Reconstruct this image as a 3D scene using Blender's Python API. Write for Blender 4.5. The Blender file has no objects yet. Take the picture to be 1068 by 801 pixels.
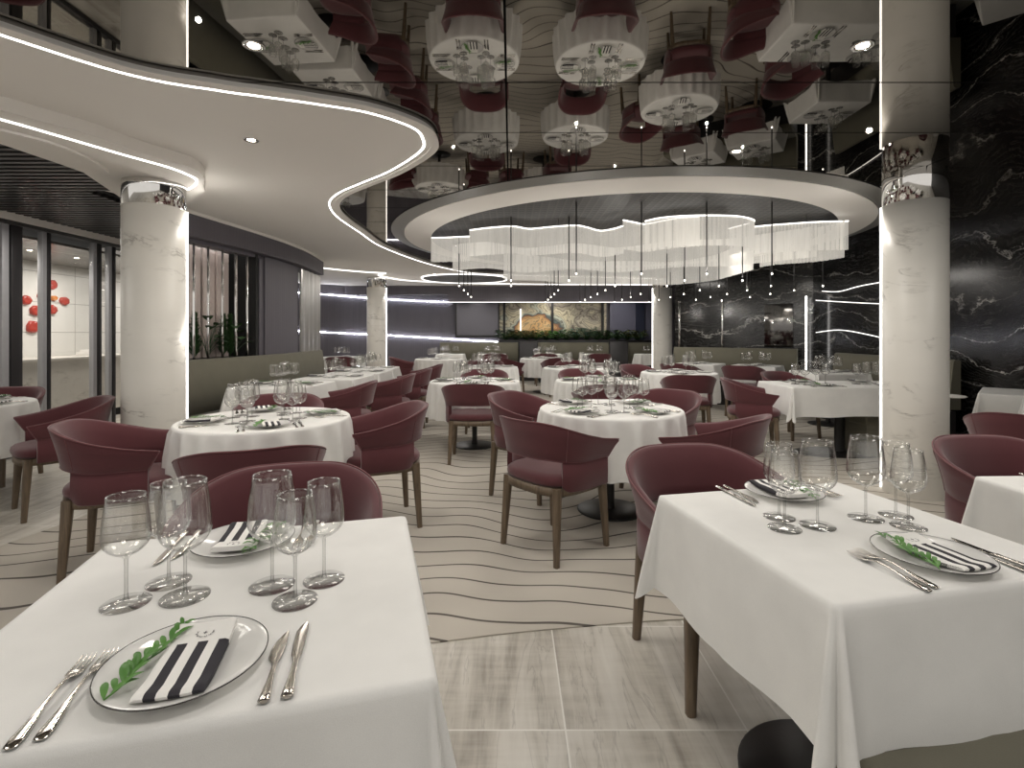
import bpy, bmesh, math, random
from math import sin, cos, pi, radians as R, sqrt
from mathutils import Vector, Matrix
random.seed(7)
C = bpy.context.scene.collection

# ------------------------------------------------------------------ helpers
F, X0, Y0, CH = 534.0, 533.0, 348.0, 1.31      # survey of the photograph: focal length, vanishing point, eye height
def pz(px, py, z):                              # where a sight line meets the level z
    D = F*(z-CH)/(Y0-py); return ((px-X0)/F*D, D)
def pd(px, py, D):
    return ((px-X0)/F*D, D, CH+(Y0-py)/F*D)

class MB:
    def __init__(s): s.v=[]; s.f=[]; s.m=[]; s.sm=[]
    def add(s, vs, fs, mi=0, smooth=True, M=None):
        o=len(s.v)
        for v in vs:
            v=Vector(v); s.v.append(M@v if M else v)
        for f in fs: s.f.append([o+i for i in f]); s.m.append(mi); s.sm.append(smooth)
        return s
    def box(s, x0,x1,y0,y1,z0,z1, M=None, mi=0, b=0.0):
        if b<=0:
            vs=[(x,y,z) for z in (z0,z1) for y in (y0,y1) for x in (x0,x1)]
            fs=[(0,2,3,1),(4,5,7,6),(0,1,5,4),(2,6,7,3),(0,4,6,2),(1,3,7,5)]
            return s.add(vs,fs,mi,False,M)
        bm=bmesh.new()
        bmesh.ops.create_cube(bm,size=1.0)
        for v in bm.verts: v.co=Vector(((x0+x1)/2+v.co.x*(x1-x0),(y0+y1)/2+v.co.y*(y1-y0),(z0+z1)/2+v.co.z*(z1-z0)))
        bmesh.ops.bevel(bm,geom=list(bm.edges),offset=b,segments=3,affect='EDGES',profile=.5)
        bm.verts.index_update()
        s.add([v.co for v in bm.verts],[[v.index for v in f.verts] for f in bm.faces],mi,True,M); bm.free(); return s
    def lathe(s, prof, n=32, M=None, mi=0, closed=False, cap0=False, cap1=False):
        vs=[];fs=[];k=len(prof)
        for i in range(n):
            a=2*pi*i/n
            for r,z in prof: vs.append((r*cos(a),r*sin(a),z))
        for i in range(n):
            j=(i+1)%n
            for q in range(k-1+(1 if closed else 0)):
                w=(q+1)%k
                fs.append((i*k+q,j*k+q,j*k+w,i*k+w))
        if cap0: fs.append([i*k for i in range(n)][::-1])
        if cap1: fs.append([i*k+k-1 for i in range(n)])
        return s.add(vs,fs,mi,True,M)
    def tube(s, pts, r, n=8, mi=0, caps=True, M=None, flat=1.0, up=None):
        pts=[Vector(p) for p in pts]; m=len(pts); vs=[];fs=[]
        rr=r if isinstance(r,(list,tuple)) else [r]*m
        for i,p in enumerate(pts):
            t=(pts[min(i+1,m-1)]-pts[max(i-1,0)]).normalized()
            u=Vector(up) if up else (Vector((0,0,1)) if abs(t.z)<.9 else Vector((1,0,0)))
            a=t.cross(u).normalized(); b=a.cross(t).normalized()
            for k in range(n):
                w=2*pi*k/n; vs.append(p+a*rr[i]*cos(w)+b*rr[i]*flat*sin(w))
        for i in range(m-1):
            for k in range(n):
                l=(k+1)%n; fs.append((i*n+k,i*n+l,(i+1)*n+l,(i+1)*n+k))
        if caps: fs.append(list(range(n))[::-1]); fs.append([(m-1)*n+k for k in range(n)])
        return s.add(vs,fs,mi,True,M)
    def grid(s, P, mi=0, wrap_u=False, wrap_v=False, smooth=True, M=None):
        nu=len(P); nv=len(P[0]); vs=[p for row in P for p in row]; fs=[]
        for i in range(nu-(0 if wrap_u else 1)):
            for j in range(nv-(0 if wrap_v else 1)):
                a=(i+1)%nu; b=(j+1)%nv
                fs.append((i*nv+j,a*nv+j,a*nv+b,i*nv+b))
        return s.add(vs,fs,mi,smooth,M)
    def prism(s, poly, z0, z1, mi=0, M=None):     # poly: list of (x,y)
        n=len(poly)
        vs=[(x,y,z0) for x,y in poly]+[(x,y,z1) for x,y in poly]
        fs=[[i,(i+1)%n,n+(i+1)%n,n+i] for i in range(n)]
        ar=sum(poly[i][0]*poly[(i+1)%n][1]-poly[(i+1)%n][0]*poly[i][1] for i in range(n))
        if ar<0: fs=[f[::-1] for f in fs]
        bt=list(range(n)); tp=[n+i for i in range(n)]
        if ar>0: bt=bt[::-1]
        else: tp=tp[::-1]
        return s.add(vs,fs+[bt,tp],mi,False,M)
    def mesh(s, name, mats):
        me=bpy.data.meshes.new(name); me.from_pydata([tuple(v) for v in s.v],[],s.f)
        for m in (mats if isinstance(mats,(list,tuple)) else [mats]): me.materials.append(m)
        me.polygons.foreach_set('use_smooth',s.sm); me.polygons.foreach_set('material_index',s.m)
        me.validate(); me.update(); return me
def obj(name, mb, mat, parent=None, loc=None, rotz=0, sub=0, label=None):
    me = mb if isinstance(mb,bpy.types.Mesh) else mb.mesh(name,mat)
    o=bpy.data.objects.new(name,me); C.objects.link(o)
    if loc: o.location=loc
    if rotz: o.rotation_euler=(0,0,rotz)
    if parent: o.parent=parent
    if sub:
        m=o.modifiers.new('s','SUBSURF'); m.levels=m.render_levels=sub
    if label: o['label']=label
    return o
def tag(o, label, cat, group=None):
    o['label']=label; o['category']=cat
    assert 4<=len(label.split())<=16, (len(label.split()),label)
    if group: o['group']=group
    return o
def struct(name, mb, mat):
    o=obj(name,mb,mat); o['kind']='structure'; return o
def thing(name, label, cat, loc=(0,0,0), rotz=0, group=None):
    o=bpy.data.objects.new(name,None); C.objects.link(o); o.location=loc; o.rotation_euler=(0,0,rotz)
    return tag(o,label,cat,group)
def dup(root, loc, rotz, label, group=None):
    r=root.copy(); C.objects.link(r); r.location=loc; r.rotation_euler=(0,0,rotz); tag(r,label,root['category'],group or root.get('group'))
    for ch in list(root.children):
        c=ch.copy(); C.objects.link(c); c.parent=r
        for g in ch.children:
            d=g.copy(); C.objects.link(d); d.parent=c
    return r
class Kind:                                       # the first placing moves the built thing itself, later ones copy it
    def __init__(s, build): s.build=build; s.root=None
    def place(s, loc, rotz, label, group):
        if s.root is None:
            s.root=s.build(); s.root.location=loc; s.root.rotation_euler=(0,0,rotz); tag(s.root,label,s.root['category'],group); return s.root
        return dup(s.root,loc,rotz,label,group)
def spline(pts, n=8, closed=False):               # Catmull-Rom
    out=[]; m=len(pts)
    rng=range(m if closed else m-1)
    for i in rng:
        p=[pts[(i+k)%m] if closed else pts[max(0,min(m-1,i+k))] for k in (-1,0,1,2)]
        for q in range(n):
            t=q/n; out.append(tuple(.5*((2*b)+(-a+c)*t+(2*a-5*b+4*c-d)*t*t+(-a+3*b-3*c+d)*t**3) for a,b,c,d in zip(*p)))
    if not closed: out.append(tuple(pts[-1]))
    return out
def offset(pts, d):                               # plan curve moved sideways
    out=[]
    for i in range(len(pts)):
        a=pts[max(i-1,0)]; b=pts[min(i+1,len(pts)-1)]
        tx,ty=b[0]-a[0],b[1]-a[1]; l=math.hypot(tx,ty) or 1
        out.append((pts[i][0]-ty/l*d,pts[i][1]+tx/l*d))
    return out
def wall_strip(mb, pts, z0, z1, th=0.0, mi=0):    # upright wall along a plan curve, with a real thickness
    P=pts; Q=offset(pts,th or .02)
    mb.grid([[(x,y,z0),(x,y,z1),(u,w,z1),(u,w,z0)] for (x,y),(u,w) in zip(P,Q)],mi,wrap_v=True,smooth=False)
    for e in (0,-1):
        (x,y),(u,w)=P[e],Q[e]; mb.add([(x,y,z0),(x,y,z1),(u,w,z1),(u,w,z0)],[(0,1,2,3)],mi,False)
    return mb
def flat_strip(mb, pts, w, z0, z1, mi=0):         # ribbon lying in plan along a curve
    a=offset(pts,w/2); b=offset(pts,-w/2)
    mb.grid([[(p[0],p[1],z0),(q[0],q[1],z0),(q[0],q[1],z1),(p[0],p[1],z1)] for p,q in zip(a,b)],mi,wrap_v=True,smooth=False)
    return mb

# ------------------------------------------------------------------ materials
class NT:
    def __init__(s,name):
        s.mat=bpy.data.materials.new(name); s.mat.use_nodes=True; s.t=s.mat.node_tree; s.t.nodes.clear()
        s.out=s.t.nodes.new('ShaderNodeOutputMaterial')
    def n(s,typ,ins=None,**kw):
        nd=s.t.nodes.new('ShaderNode'+typ)
        for k,v in kw.items(): setattr(nd,k,v)
        for k,v in (ins or {}).items():
            if isinstance(v,bpy.types.NodeSocket): s.t.links.new(v,nd.inputs[k])
            else: nd.inputs[k].default_value=v
        return nd
    def math(s,op,a,b=None,c=None,clamp=False):
        d={0:a}
        if b is not None: d[1]=b
        if c is not None: d[2]=c
        nd=s.n('Math',d,operation=op); nd.use_clamp=clamp; return nd.outputs[0]
    def coord(s): return s.n('TexCoord').outputs['Object']
    def pos(s): return s.n('NewGeometry').outputs['Position']
    def map(s,v,scale=(1,1,1),rot=(0,0,0),loc=(0,0,0)): return s.n('Mapping',{'Vector':v,'Scale':scale,'Rotation':rot,'Location':loc}).outputs[0]
    def noise(s,v,scale=5,detail=3,rough=.5,dist=0): return s.n('TexNoise',{'Vector':v,'Scale':scale,'Detail':detail,'Roughness':rough,'Distortion':dist}).outputs['Fac']
    def ramp(s,f,stops,interp='LINEAR'):
        nd=s.n('ValToRGB',{'Fac':f}); cr=nd.color_ramp; cr.interpolation=interp
        while len(cr.elements)<len(stops): cr.elements.new(.5)
        for e,(p,c) in zip(cr.elements,stops): e.position=p; e.color=(c,c,c,1) if isinstance(c,(int,float)) else (*c,1)
        return nd.outputs[0]
    def mix(s,f,a,b):
        nd=s.n('Mix',data_type='RGBA'); 
        for i,v in ((0,f),(6,a),(7,b)):
            if isinstance(v,bpy.types.NodeSocket): s.t.links.new(v,nd.inputs[i])
            else: nd.inputs[i].default_value=(*v,1) if isinstance(v,tuple) and len(v)==3 else v
        return nd.outputs[2]
    def bump(s,h,st=.2,d=.01): return s.n('Bump',{'Height':h,'Strength':st,'Distance':d}).outputs[0]
    def pbr(s,col,rough=.5,metal=0,normal=None,**kw):
        ins={'Base Color':(*col,1) if isinstance(col,tuple) else col,'Roughness':rough,'Metallic':metal}
        if normal is not None: ins['Normal']=normal
        ins.update(kw)
        nd=s.n('BsdfPrincipled',ins); s.t.links.new(nd.outputs[0],s.out.inputs[0]); return s.mat
def flat(name,col,rough=.5,metal=0,**kw):
    t=NT(name); v=t.coord()
    f=t.noise(v,23,2); c=t.mix(f,tuple(x*.94 for x in col),tuple(min(1,x*1.05) for x in col))
    return t.pbr(c,rough,metal,**kw)
def emit(name,col,st):
    t=NT(name); e=t.n('Emission',{'Color':(*col,1),'Strength':st}); t.t.links.new(e.outputs[0],t.out.inputs[0]); return t.mat

def m_fabric(name,col,rough=.85,sc=420,sheen=.3):
    t=NT(name); v=t.coord(); n=t.noise(v,sc,2,.6); n2=t.noise(v,7,3)
    c=t.mix(n2,tuple(x*.88 for x in col),tuple(x*1.1 for x in col)); c=t.mix(t.math('MULTIPLY',n,.35),c,tuple(x*.6 for x in col))
    return t.pbr(c,rough,0,t.bump(n,.25,.002),**{'Sheen Weight':sheen,'Sheen Roughness':.5,'Specular IOR Level':.25})
M={}
M['maroon']=m_fabric('maroon_upholstery',(.105,.031,.036))
M['piping']=m_fabric('maroon_piping',(.16,.052,.056))
M['olive']=m_fabric('olive_upholstery',(.175,.165,.125),sheen=.1)
M['cloth']=m_fabric('white_linen',(.83,.82,.79),.9,700,.1)
def m_wood():
    t=NT('walnut_wood'); v=t.map(t.coord(),(30,30,2.5)); n=t.noise(v,2.2,5,.6,.6)
    return t.pbr(t.ramp(n,[(.3,(.085,.058,.036)),(.7,(.19,.14,.092))]),.42,0,t.bump(n,.1,.002))
M['wood']=m_wood()
def m_mirror():
    t=NT('smoked_mirror_ceiling'); p=t.n('SeparateXYZ',{0:t.pos()})
    fy=t.math('FRACT',t.math('DIVIDE',t.math('SUBTRACT',p.outputs[1],2.005-.665*5),.665))
    fx=t.math('FRACT',t.math('DIVIDE',t.math('ADD',p.outputs[0],.026+3.27*3),3.27))
    dy=t.math('MULTIPLY',t.math('SUBTRACT',.5,t.math('ABSOLUTE',t.math('SUBTRACT',fy,.5))),.665)
    dx=t.math('MULTIPLY',t.math('SUBTRACT',.5,t.math('ABSOLUTE',t.math('SUBTRACT',fx,.5))),3.27)
    d=t.math('MINIMUM',dx,dy); m=t.math('LESS_THAN',d,.0055)
    n=t.noise(t.pos(),.9,2)
    a=t.n('BsdfGlossy',{'Color':(.29,.276,.255,1),'Roughness':.015})
    b=t.n('BsdfDiffuse',{'Color':(.008,.008,.008,1)})
    k=t.n('MixShader',{0:m,1:a.outputs[0],2:b.outputs[0]})
    t.t.links.new(k.outputs[0],t.out.inputs[0]); return t.mat
M['mirror']=m_mirror()
def m_plaster():
    t=NT('warm_white_plaster'); n=t.noise(t.pos(),1.3,4); f=t.noise(t.pos(),160,2)
    return t.pbr(t.ramp(n,[(.2,(.82,.79,.745)),(.8,(.85,.82,.775))]),.75,0,t.bump(f,.05,.001))
M['plaster']=m_plaster()
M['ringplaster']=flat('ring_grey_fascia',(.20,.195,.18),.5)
def m_marble(name,base,vein,scale=1.0,st=.5):
    t=NT(name); v=t.pos()
    w=t.map(v,(1.2*scale,1.2*scale,3.2*scale),(0.2,.15,0)); n=t.noise(w,1.3,7,.62,1.4)
    r=t.math('ABSOLUTE',t.math('SUBTRACT',n,.5)); vn=t.ramp(r,[(0,1.0),(.018,.25),(.05,0.0)])
    patch=t.ramp(t.noise(t.map(v,(1.5,1.5,3)),1.8,3),[(.52,0.0),(.7,1.0)])
    k=t.math('MULTIPLY',t.math('MULTIPLY',vn,patch),st)
    cl=t.ramp(t.noise(w,.8,4),[(.3,tuple(x*.90 for x in base)),(.7,base)])
    return t.pbr(t.mix(k,cl,vein),.42)
M['marble']=m_marble('cream_marble',(.73,.705,.65),(.24,.22,.19),1.0,.8)
def m_black_marble():
    t=NT('black_veined_marble'); v=t.pos()
    w1=t.noise(t.map(v,(.55,.55,.9)),1.1,2,.5)
    sp=t.n('SeparateXYZ',{0:v})
    band=t.math('ADD',t.math('MULTIPLY',sp.outputs[2],1.0),t.math('MULTIPLY',w1,1.5))
    fine=t.noise(t.map(v,(1.6,1.6,3)),3.5,8,.72,.7)
    q=t.math('ADD',t.math('MULTIPLY',band,2.3),t.math('MULTIPLY',fine,.55))
    ln=t.math('ABSOLUTE',t.math('SUBTRACT',t.math('FRACT',q),.5))
    big=t.ramp(ln,[(0,1.0),(.012,.55),(.035,0.0)])
    q2=t.math('ADD',t.math('MULTIPLY',band,17.0),t.math('MULTIPLY',fine,4.2))
    l2=t.math('ABSOLUTE',t.math('SUBTRACT',t.math('FRACT',q2),.5)); sm=t.ramp(l2,[(0,.13),(.13,.03),(.3,0.0)])
    br=t.ramp(t.noise(t.map(v,(1,1,1.6)),2.0,5,.7),[(.4,0.0),(.62,1.0)])
    k=t.math('ADD',t.math('MULTIPLY',big,t.math('ADD',br,.15)),t.math('MULTIPLY',sm,t.math('ADD',br,.2)),clamp=True)
    return t.pbr(t.mix(k,(.008,.0078,.0075),(.50,.485,.455)),.15)
M['blackmarble']=m_black_marble()
def m_floor():
    t=NT('travertine_tile_floor'); v=t.pos(); s=t.n('SeparateXYZ',{0:v})
    def g(o,off):
        f=t.math('DIVIDE',t.math('ADD',s.outputs[o],off),.6); fr=t.math('FRACT',f)
        return t.math('FLOOR',f), t.math('SUBTRACT',.5,t.math('ABSOLUTE',t.math('SUBTRACT',fr,.5)))
    ix,dx=g(0,-.18+12); iy,dy=g(1,-1.692+12)
    grout=t.math('LESS_THAN',t.math('MINIMUM',dx,dy),.0050)
    cell=t.n('TexWhiteNoise',{'Vector':t.n('CombineXYZ',{0:ix,1:iy}).outputs[0]},noise_dimensions='3D').outputs['Color']
    vv=t.n('VectorMath',{0:v,1:t.n('VectorMath',{0:cell,'Scale':9.0},operation='SCALE').outputs[0]},operation='ADD').outputs[0]
    w=t.map(vv,(7,.9,1),(0,0,0)); n=t.noise(w,.9,5,.55,.7); n2=t.noise(t.map(vv,(14,1.0,1)),1.3,4,.6,.4); n3=t.noise(t.map(vv,(1.2,9,1)),3,5,.6,.2)
    cc=t.math('ADD',t.math('MULTIPLY',n,.55),t.math('ADD',t.math('MULTIPLY',n2,.3),t.math('MULTIPLY',n3,.15)))
    c=t.ramp(cc,[(.36,(.30,.27,.23)),(.46,(.50,.47,.41)),(.54,(.60,.57,.51)),(.66,(.68,.655,.595))])
    vn=t.ramp(t.math('ABSOLUTE',t.math('SUBTRACT',n,.5)),[(0,.7),(.010,0.0)])
    c=t.mix(t.math('MULTIPLY',vn,.45),c,(.17,.15,.125)); c=t.mix(grout,c,(.76,.74,.69))
    return t.pbr(c,.30)
M['tile']=m_floor()
def m_carpet():
    t=NT('contour_line_carpet'); v=t.pos(); s=t.n('SeparateXYZ',{0:v})
    n1=t.noise(t.map(v,(.55,.42,1)),1.0,1.5,.4); n2=t.noise(t.map(v,(1.1,.8,1),(0,0,0),(3,8,0)),1.0,1,.4)
    q=t.math('ADD',t.math('MULTIPLY',s.outputs[1],5.2),t.math('ADD',t.math('MULTIPLY',n1,8.5),t.math('MULTIPLY',n2,2.8)))
    ln=t.math('ABSOLUTE',t.math('SUBTRACT',t.math('FRACT',q),.5)); m=t.ramp(ln,[(0,1.0),(.034,1.0),(.048,0.0)])
    pile=t.noise(v,900,2,.6); cl=t.noise(v,2.5,3)
    c=t.mix(cl,(.50,.465,.405),(.545,.505,.445)); c=t.mix(t.math('MULTIPLY',pile,.25),c,(.40,.365,.315)); c=t.mix(t.math('MULTIPLY',m,.86),c,(.060,.052,.045))
    return t.pbr(c,.95,0,t.bump(pile,.3,.002),**{'Specular IOR Level':.1})
M['carpet']=m_carpet()
M['chrome']=flat('polished_chrome',(.72,.71,.69),.06,1)
M['satin']=flat('satin_aluminium',(.50,.50,.52),.45,.35)
M['steel']=flat('polished_cutlery_steel',(.50,.47,.43),.13,1)
def m_brushed():
    t=NT('brushed_metal_panel'); n=t.noise(t.map(t.pos(),(60,60,.6)),2,3)
    return t.pbr(t.mix(n,(.42,.41,.39),(.72,.71,.69)),.28,.85,t.bump(n,.2,.004))
M['brushed']=m_brushed()
M['black']=flat('black_powder_coat',(.016,.015,.015),.4)
M['blackmatte']=flat('black_matte',(.010,.010,.010),.8)
M['plum']=None
def m_plum():
    t=NT('grey_plum_ribbed_panel'); v=t.pos(); s=t.n('SeparateXYZ',{0:v})
    q=t.math('ADD',s.outputs[0],t.math('MULTIPLY',s.outputs[1],1.0)); f=t.math('SINE',t.math('MULTIPLY',q,105.0))
    n=t.noise(t.map(v,(3,3,.5)),2,3)
    return t.pbr(t.mix(n,(.092,.084,.098),(.122,.112,.130)),.55,0,t.bump(f,.15,.003))
M['plum']=m_plum()
M['dark']=flat('charcoal_panel',(.035,.033,.035),.35)
M['darkwood']=None
def m_flute():
    t=NT('near_black_fluted_timber'); v=t.pos(); s=t.n('SeparateXYZ',{0:v})
    f=t.math('SINE',t.math('MULTIPLY',s.outputs[1],130.0)); return t.pbr((.016,.014,.013),.45,0,t.bump(f,.6,.01))
M['darkwood']=m_flute()
LED=emit('led_white',(1,.97,.93),5.0)
LEDs=emit('led_soft_white',(1,.96,.91),2.2)
LEDc=emit('led_cool_white',(.90,.92,1),55.0)
BULB=emit('bulb_warm',(1,.86,.66),30.0)
PIN=emit('pendant_bulb',(1,.93,.82),9.0)
def m_glass(name,tint,edge,refl=.9,power=1.0):
    t=NT(name); lw=t.n('LayerWeight',{'Blend':.5}); fa=lw.outputs['Facing']
    col=t.mix(t.math('POWER',fa,3.5*power),(tint,tint,tint*.995),(edge,edge,edge*.98))
    fr=t.math('ADD',.055,t.math('MULTIPLY',t.math('POWER',fa,3.6),.85))
    tr=t.n('BsdfTransparent',{'Color':col}); gl=t.n('BsdfGlossy',{'Color':(refl,refl,refl,1),'Roughness':.015})
    k=t.n('MixShader',{0:fr,1:tr.outputs[0],2:gl.outputs[0]}); t.t.links.new(k.outputs[0],t.out.inputs[0]); return t.mat
M['glass']=m_glass('clear_stemware_glass',.985,.50,1.0)
M['stemglass']=m_glass('thick_stem_glass',.90,.30,1.0,.5)
M['foot']=m_glass('thick_foot_glass',.88,.66)
M['pane']=m_glass('window_glass',.97,.85,.8)
def m_plate():
    t=NT('clear_glass_plate'); n=t.noise(t.coord(),20,2)
    d=t.n('BsdfDiffuse',{'Color':(.88,.87,.85,1)}); tr=t.n('BsdfTransparent',{'Color':(.95,.95,.94,1)})
    a=t.n('MixShader',{0:.55,1:tr.outputs[0],2:d.outputs[0]}); g=t.n('BsdfGlossy',{'Color':(1,1,1,1),'Roughness':.04}); lw=t.n('LayerWeight',{'Blend':.5}); fr=t.math('ADD',.03,t.math('MULTIPLY',t.math('POWER',lw.outputs['Facing'],4.0),.5))
    k=t.n('MixShader',{0:fr,1:a.outputs[0],2:g.outputs[0]}); t.t.links.new(k.outputs[0],t.out.inputs[0]); return t.mat
M['plate']=m_plate()
M['rim']=flat('dark_plate_rim',(.04,.036,.032),.2)
def m_napkin():
    t=NT('striped_napkin'); s=t.n('SeparateXYZ',{0:t.coord()})
    f=t.math('FRACT',t.math('DIVIDE',t.math('ADD',s.outputs[0],.0475+.0),.0317)); a=t.math('GREATER_THAN',f,.50)
    b=t.math('LESS_THAN',s.outputs[1],.042); k=t.math('MULTIPLY',a,b)
    n=t.noise(t.coord(),900,2)
    return t.pbr(t.mix(k,(.80,.785,.75),(.022,.020,.026)),.85,0,t.bump(n,.2,.001))
M['napkin']=m_napkin()
def m_leaf(name,a,b,rough=.45):
    t=NT(name); n=t.noise(t.coord(),38,3); return t.pbr(t.mix(n,a,b),rough,0,**{'Subsurface Weight':0.0})
M['leaf']=m_leaf('fresh_green_leaf',(.022,.12,.010),(.11,.28,.04))
M['darkleaf']=m_leaf('dark_green_leaf',(.012,.035,.012),(.05,.11,.035))
M['tealleaf']=m_leaf('grey_green_leaf',(.06,.14,.10),(.14,.24,.18))
M['bronzeleaf']=m_leaf('bronze_green_leaf',(.10,.05,.015),(.07,.14,.03))
M['coral']=flat('coral_glass',(.44,.055,.04),.2)
M['amber']=flat('amber_glass',(.62,.22,.05),.15)
def m_tilewall():
    t=NT('white_large_tile_wall'); s=t.n('SeparateXYZ',{0:t.pos()})
    a=t.math('ABSOLUTE',t.math('SUBTRACT',t.math('FRACT',t.math('DIVIDE',t.math('ADD',s.outputs[1],.18),1.2)),.5)); b=t.math('ABSOLUTE',t.math('SUBTRACT',t.math('FRACT',t.math('DIVIDE',t.math('ADD',s.outputs[2],.47),.45)),.5))
    m=t.math('MAXIMUM',t.math('GREATER_THAN',a,.496),t.math('GREATER_THAN',b,.49)); return t.pbr(t.mix(m,(.78,.77,.74),(.35,.34,.32)),.3)
M['tilewall']=m_tilewall()
def m_mesh():
    t=NT('black_metal_grid'); v=t.pos(); s=t.n('SeparateXYZ',{0:v})
    def ln(o):
        return t.math('ABSOLUTE',t.math('SUBTRACT',t.math('FRACT',t.math('MULTIPLY',s.outputs[o],13.0)),.5))
    m=t.math('MAXIMUM',ln(0),ln(1)); k=t.math('GREATER_THAN',m,.40)
    return t.pbr(t.mix(k,(.005,.0047,.0044),(.036,.033,.029)),.5,.2,t.bump(m,.5,.01))
M['mesh']=m_mesh()
def m_strand():
    t=NT('luminous_glass_bead_strand'); v=t.pos(); n=t.noise(t.map(v,(70,70,3)),1.0,2); n2=t.noise(t.map(v,(5,5,2)),1.0,2)
    d=t.n('BsdfDiffuse',{'Color':(.80,.785,.75,1)}); tl=t.n('BsdfTranslucent',{'Color':(.85,.83,.79,1)}); tr=t.n('BsdfTransparent',{'Color':(1,1,1,1)})
    e=t.n('Emission',{'Color':(1,.965,.90,1),'Strength':.17})
    a=t.n('MixShader',{0:.5,1:d.outputs[0],2:tl.outputs[0]}); ad=t.n('AddShader',{0:a.outputs[0],1:e.outputs[0]})
    k=t.n('MixShader',{0:t.ramp(t.math('ADD',t.math('MULTIPLY',n,.5),t.math('MULTIPLY',n2,.5)),[(.3,.26),(.7,.05)]),1:ad.outputs[0],2:tr.outputs[0]})
    t.t.links.new(k.outputs[0],t.out.inputs[0]); return t.mat
M['strand']=m_strand()
def m_art():
    t=NT('banded_agate_print'); v=t.coord(); sp=t.n('SeparateXYZ',{0:v})
    w=t.noise(t.map(v,(1.0,1,1.3)),1.3,3,.5,.6); f=t.noise(v,5,5,.6,.4)
    ax=t.math('DIVIDE',t.math('ADD',sp.outputs[0],.55),1.15); az=t.math('DIVIDE',t.math('SUBTRACT',sp.outputs[2],1.35),.70)
    rr=t.math('SQRT',t.math('ADD',t.math('MULTIPLY',ax,ax),t.math('MULTIPLY',az,az)))
    q=t.math('ADD',t.math('MULTIPLY',rr,.42),t.math('ADD',t.math('MULTIPLY',t.math('SUBTRACT',w,.5),1.15),t.math('MULTIPLY',t.math('SUBTRACT',f,.5),.035)))
    c=t.ramp(q,[(0.0,(.80,.58,.30)),(.16,(.74,.42,.16)),(.24,(.36,.15,.07)),(.29,(.07,.10,.10)),(.34,(.55,.58,.48)),(.44,(.74,.66,.46)),(.55,(.66,.60,.44)),(.62,(.24,.20,.17)),(.68,(.62,.56,.44)),(.9,(.76,.68,.50))])
    ln=t.math('ABSOLUTE',t.math('SUBTRACT',t.math('FRACT',t.math('MULTIPLY',q,17.0)),.5))
    return t.pbr(t.mix(t.ramp(ln,[(0,.8),(.24,0.0)]),c,(.12,.10,.075)),.3)
M['art']=m_art()

# ------------------------------------------------------------------ floor, ceiling, walls
ZC, ZP, ZL = 2.62, 2.60, 2.52
struct('floor',MB().box(-8.2,8,-2.2,16,-.05,0),M['tile'])
cb=spline([(-2.95,6.2),(-3.02,4.6),(-3.06,3.64),(-3.14,3.0),(-3.0,2.3),(-2.5,1.95),(-1.8,1.93),(-1,2.04),(-.325,2.166),(.004,2.235),(.546,2.316),(.917,2.355),(1.6,2.43),(2.4,2.55),(3.1,3.0),(3.6,3.7),(4.3,4.5),(5.2,5.2)],6)
cb=cb+[(5.2,8.95),(3.35,10.5),(3.35,13),(-4.6,13),(-4.2,10),(-2.95,9.2)]
carp=tag(obj('carpet',MB().prism(cb,0.0,.006),M['carpet']),'taupe carpet with dark wavy contour lines inlaid in the stone floor','carpet')
struct('ceiling',MB().box(-8.2,8,-2.2,16,ZC,ZC+.05),M['mirror'])

# plaster soffit, its lip and recessed light line
outer=[pz(px,py,ZP) for px,py in [(125,67),(225,86),(267,92),(330,101),(392,112),(442,130),(455,146),(449.5,160),(417,180),(385,193),(362,203),(353,213),(360,226),(382,242),(404,257),(442,272),(472,280),(500,284.5)]]
outer=[(-3.6,1.2),(-2.75,1.62),(-2.32,1.93)]+[o for o in outer]+[(0.6,11.3),(2.2,11.6),(3.7,12.0)]
oc=spline(outer,8)
poly=oc+[(4.1,13.8),(-5.6,13.8),(-6.2,11.5),(-5.4,9.6),(-3.5,9.15)]
wallW=spline([(-3.53,4.85),(-3.44,5.6),(-3.32,6.5),(-3.26,7.3),(-3.3,8.1),(-3.42,9.0)],8)
bulk=offset(wallW,-.12)
poly=poly+[(x-.05,y) for x,y in wallW[::-1]]+[(-4.0,3.9),(-4.0,1.2)]
struct('ceiling_soffit',MB().prism(poly,ZP,ZC),M['plaster'])
lip=MB(); flat_strip(lip,offset(oc,.012) ,.05,ZP-.010,ZP,0)
sof=thing('soffit_light_line','continuous white light line following the curved edge of the plaster ceiling','strip light')
inn=offset(oc,.075)
def clean(c,mn=.01):
    out=[c[0]]
    for p in c[1:]:
        if math.hypot(p[0]-out[-1][0],p[1]-out[-1][1])>mn: out.append(p)
    return out
def inward(c,d):                                  # to the right of travel lies the mirror, to the left the plaster
    return clean(offset(c,d))
struct('trim_1',lip,M['plaster'])
o=obj('diffuser',flat_strip(MB(),inward(oc,.085),.014,ZP-.006,ZP+.002),LED,sof)
o=obj('channel',flat_strip(MB(),inward(oc,.085),.03,ZP-.003,ZP+.001),M['plaster'],sof)
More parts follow.
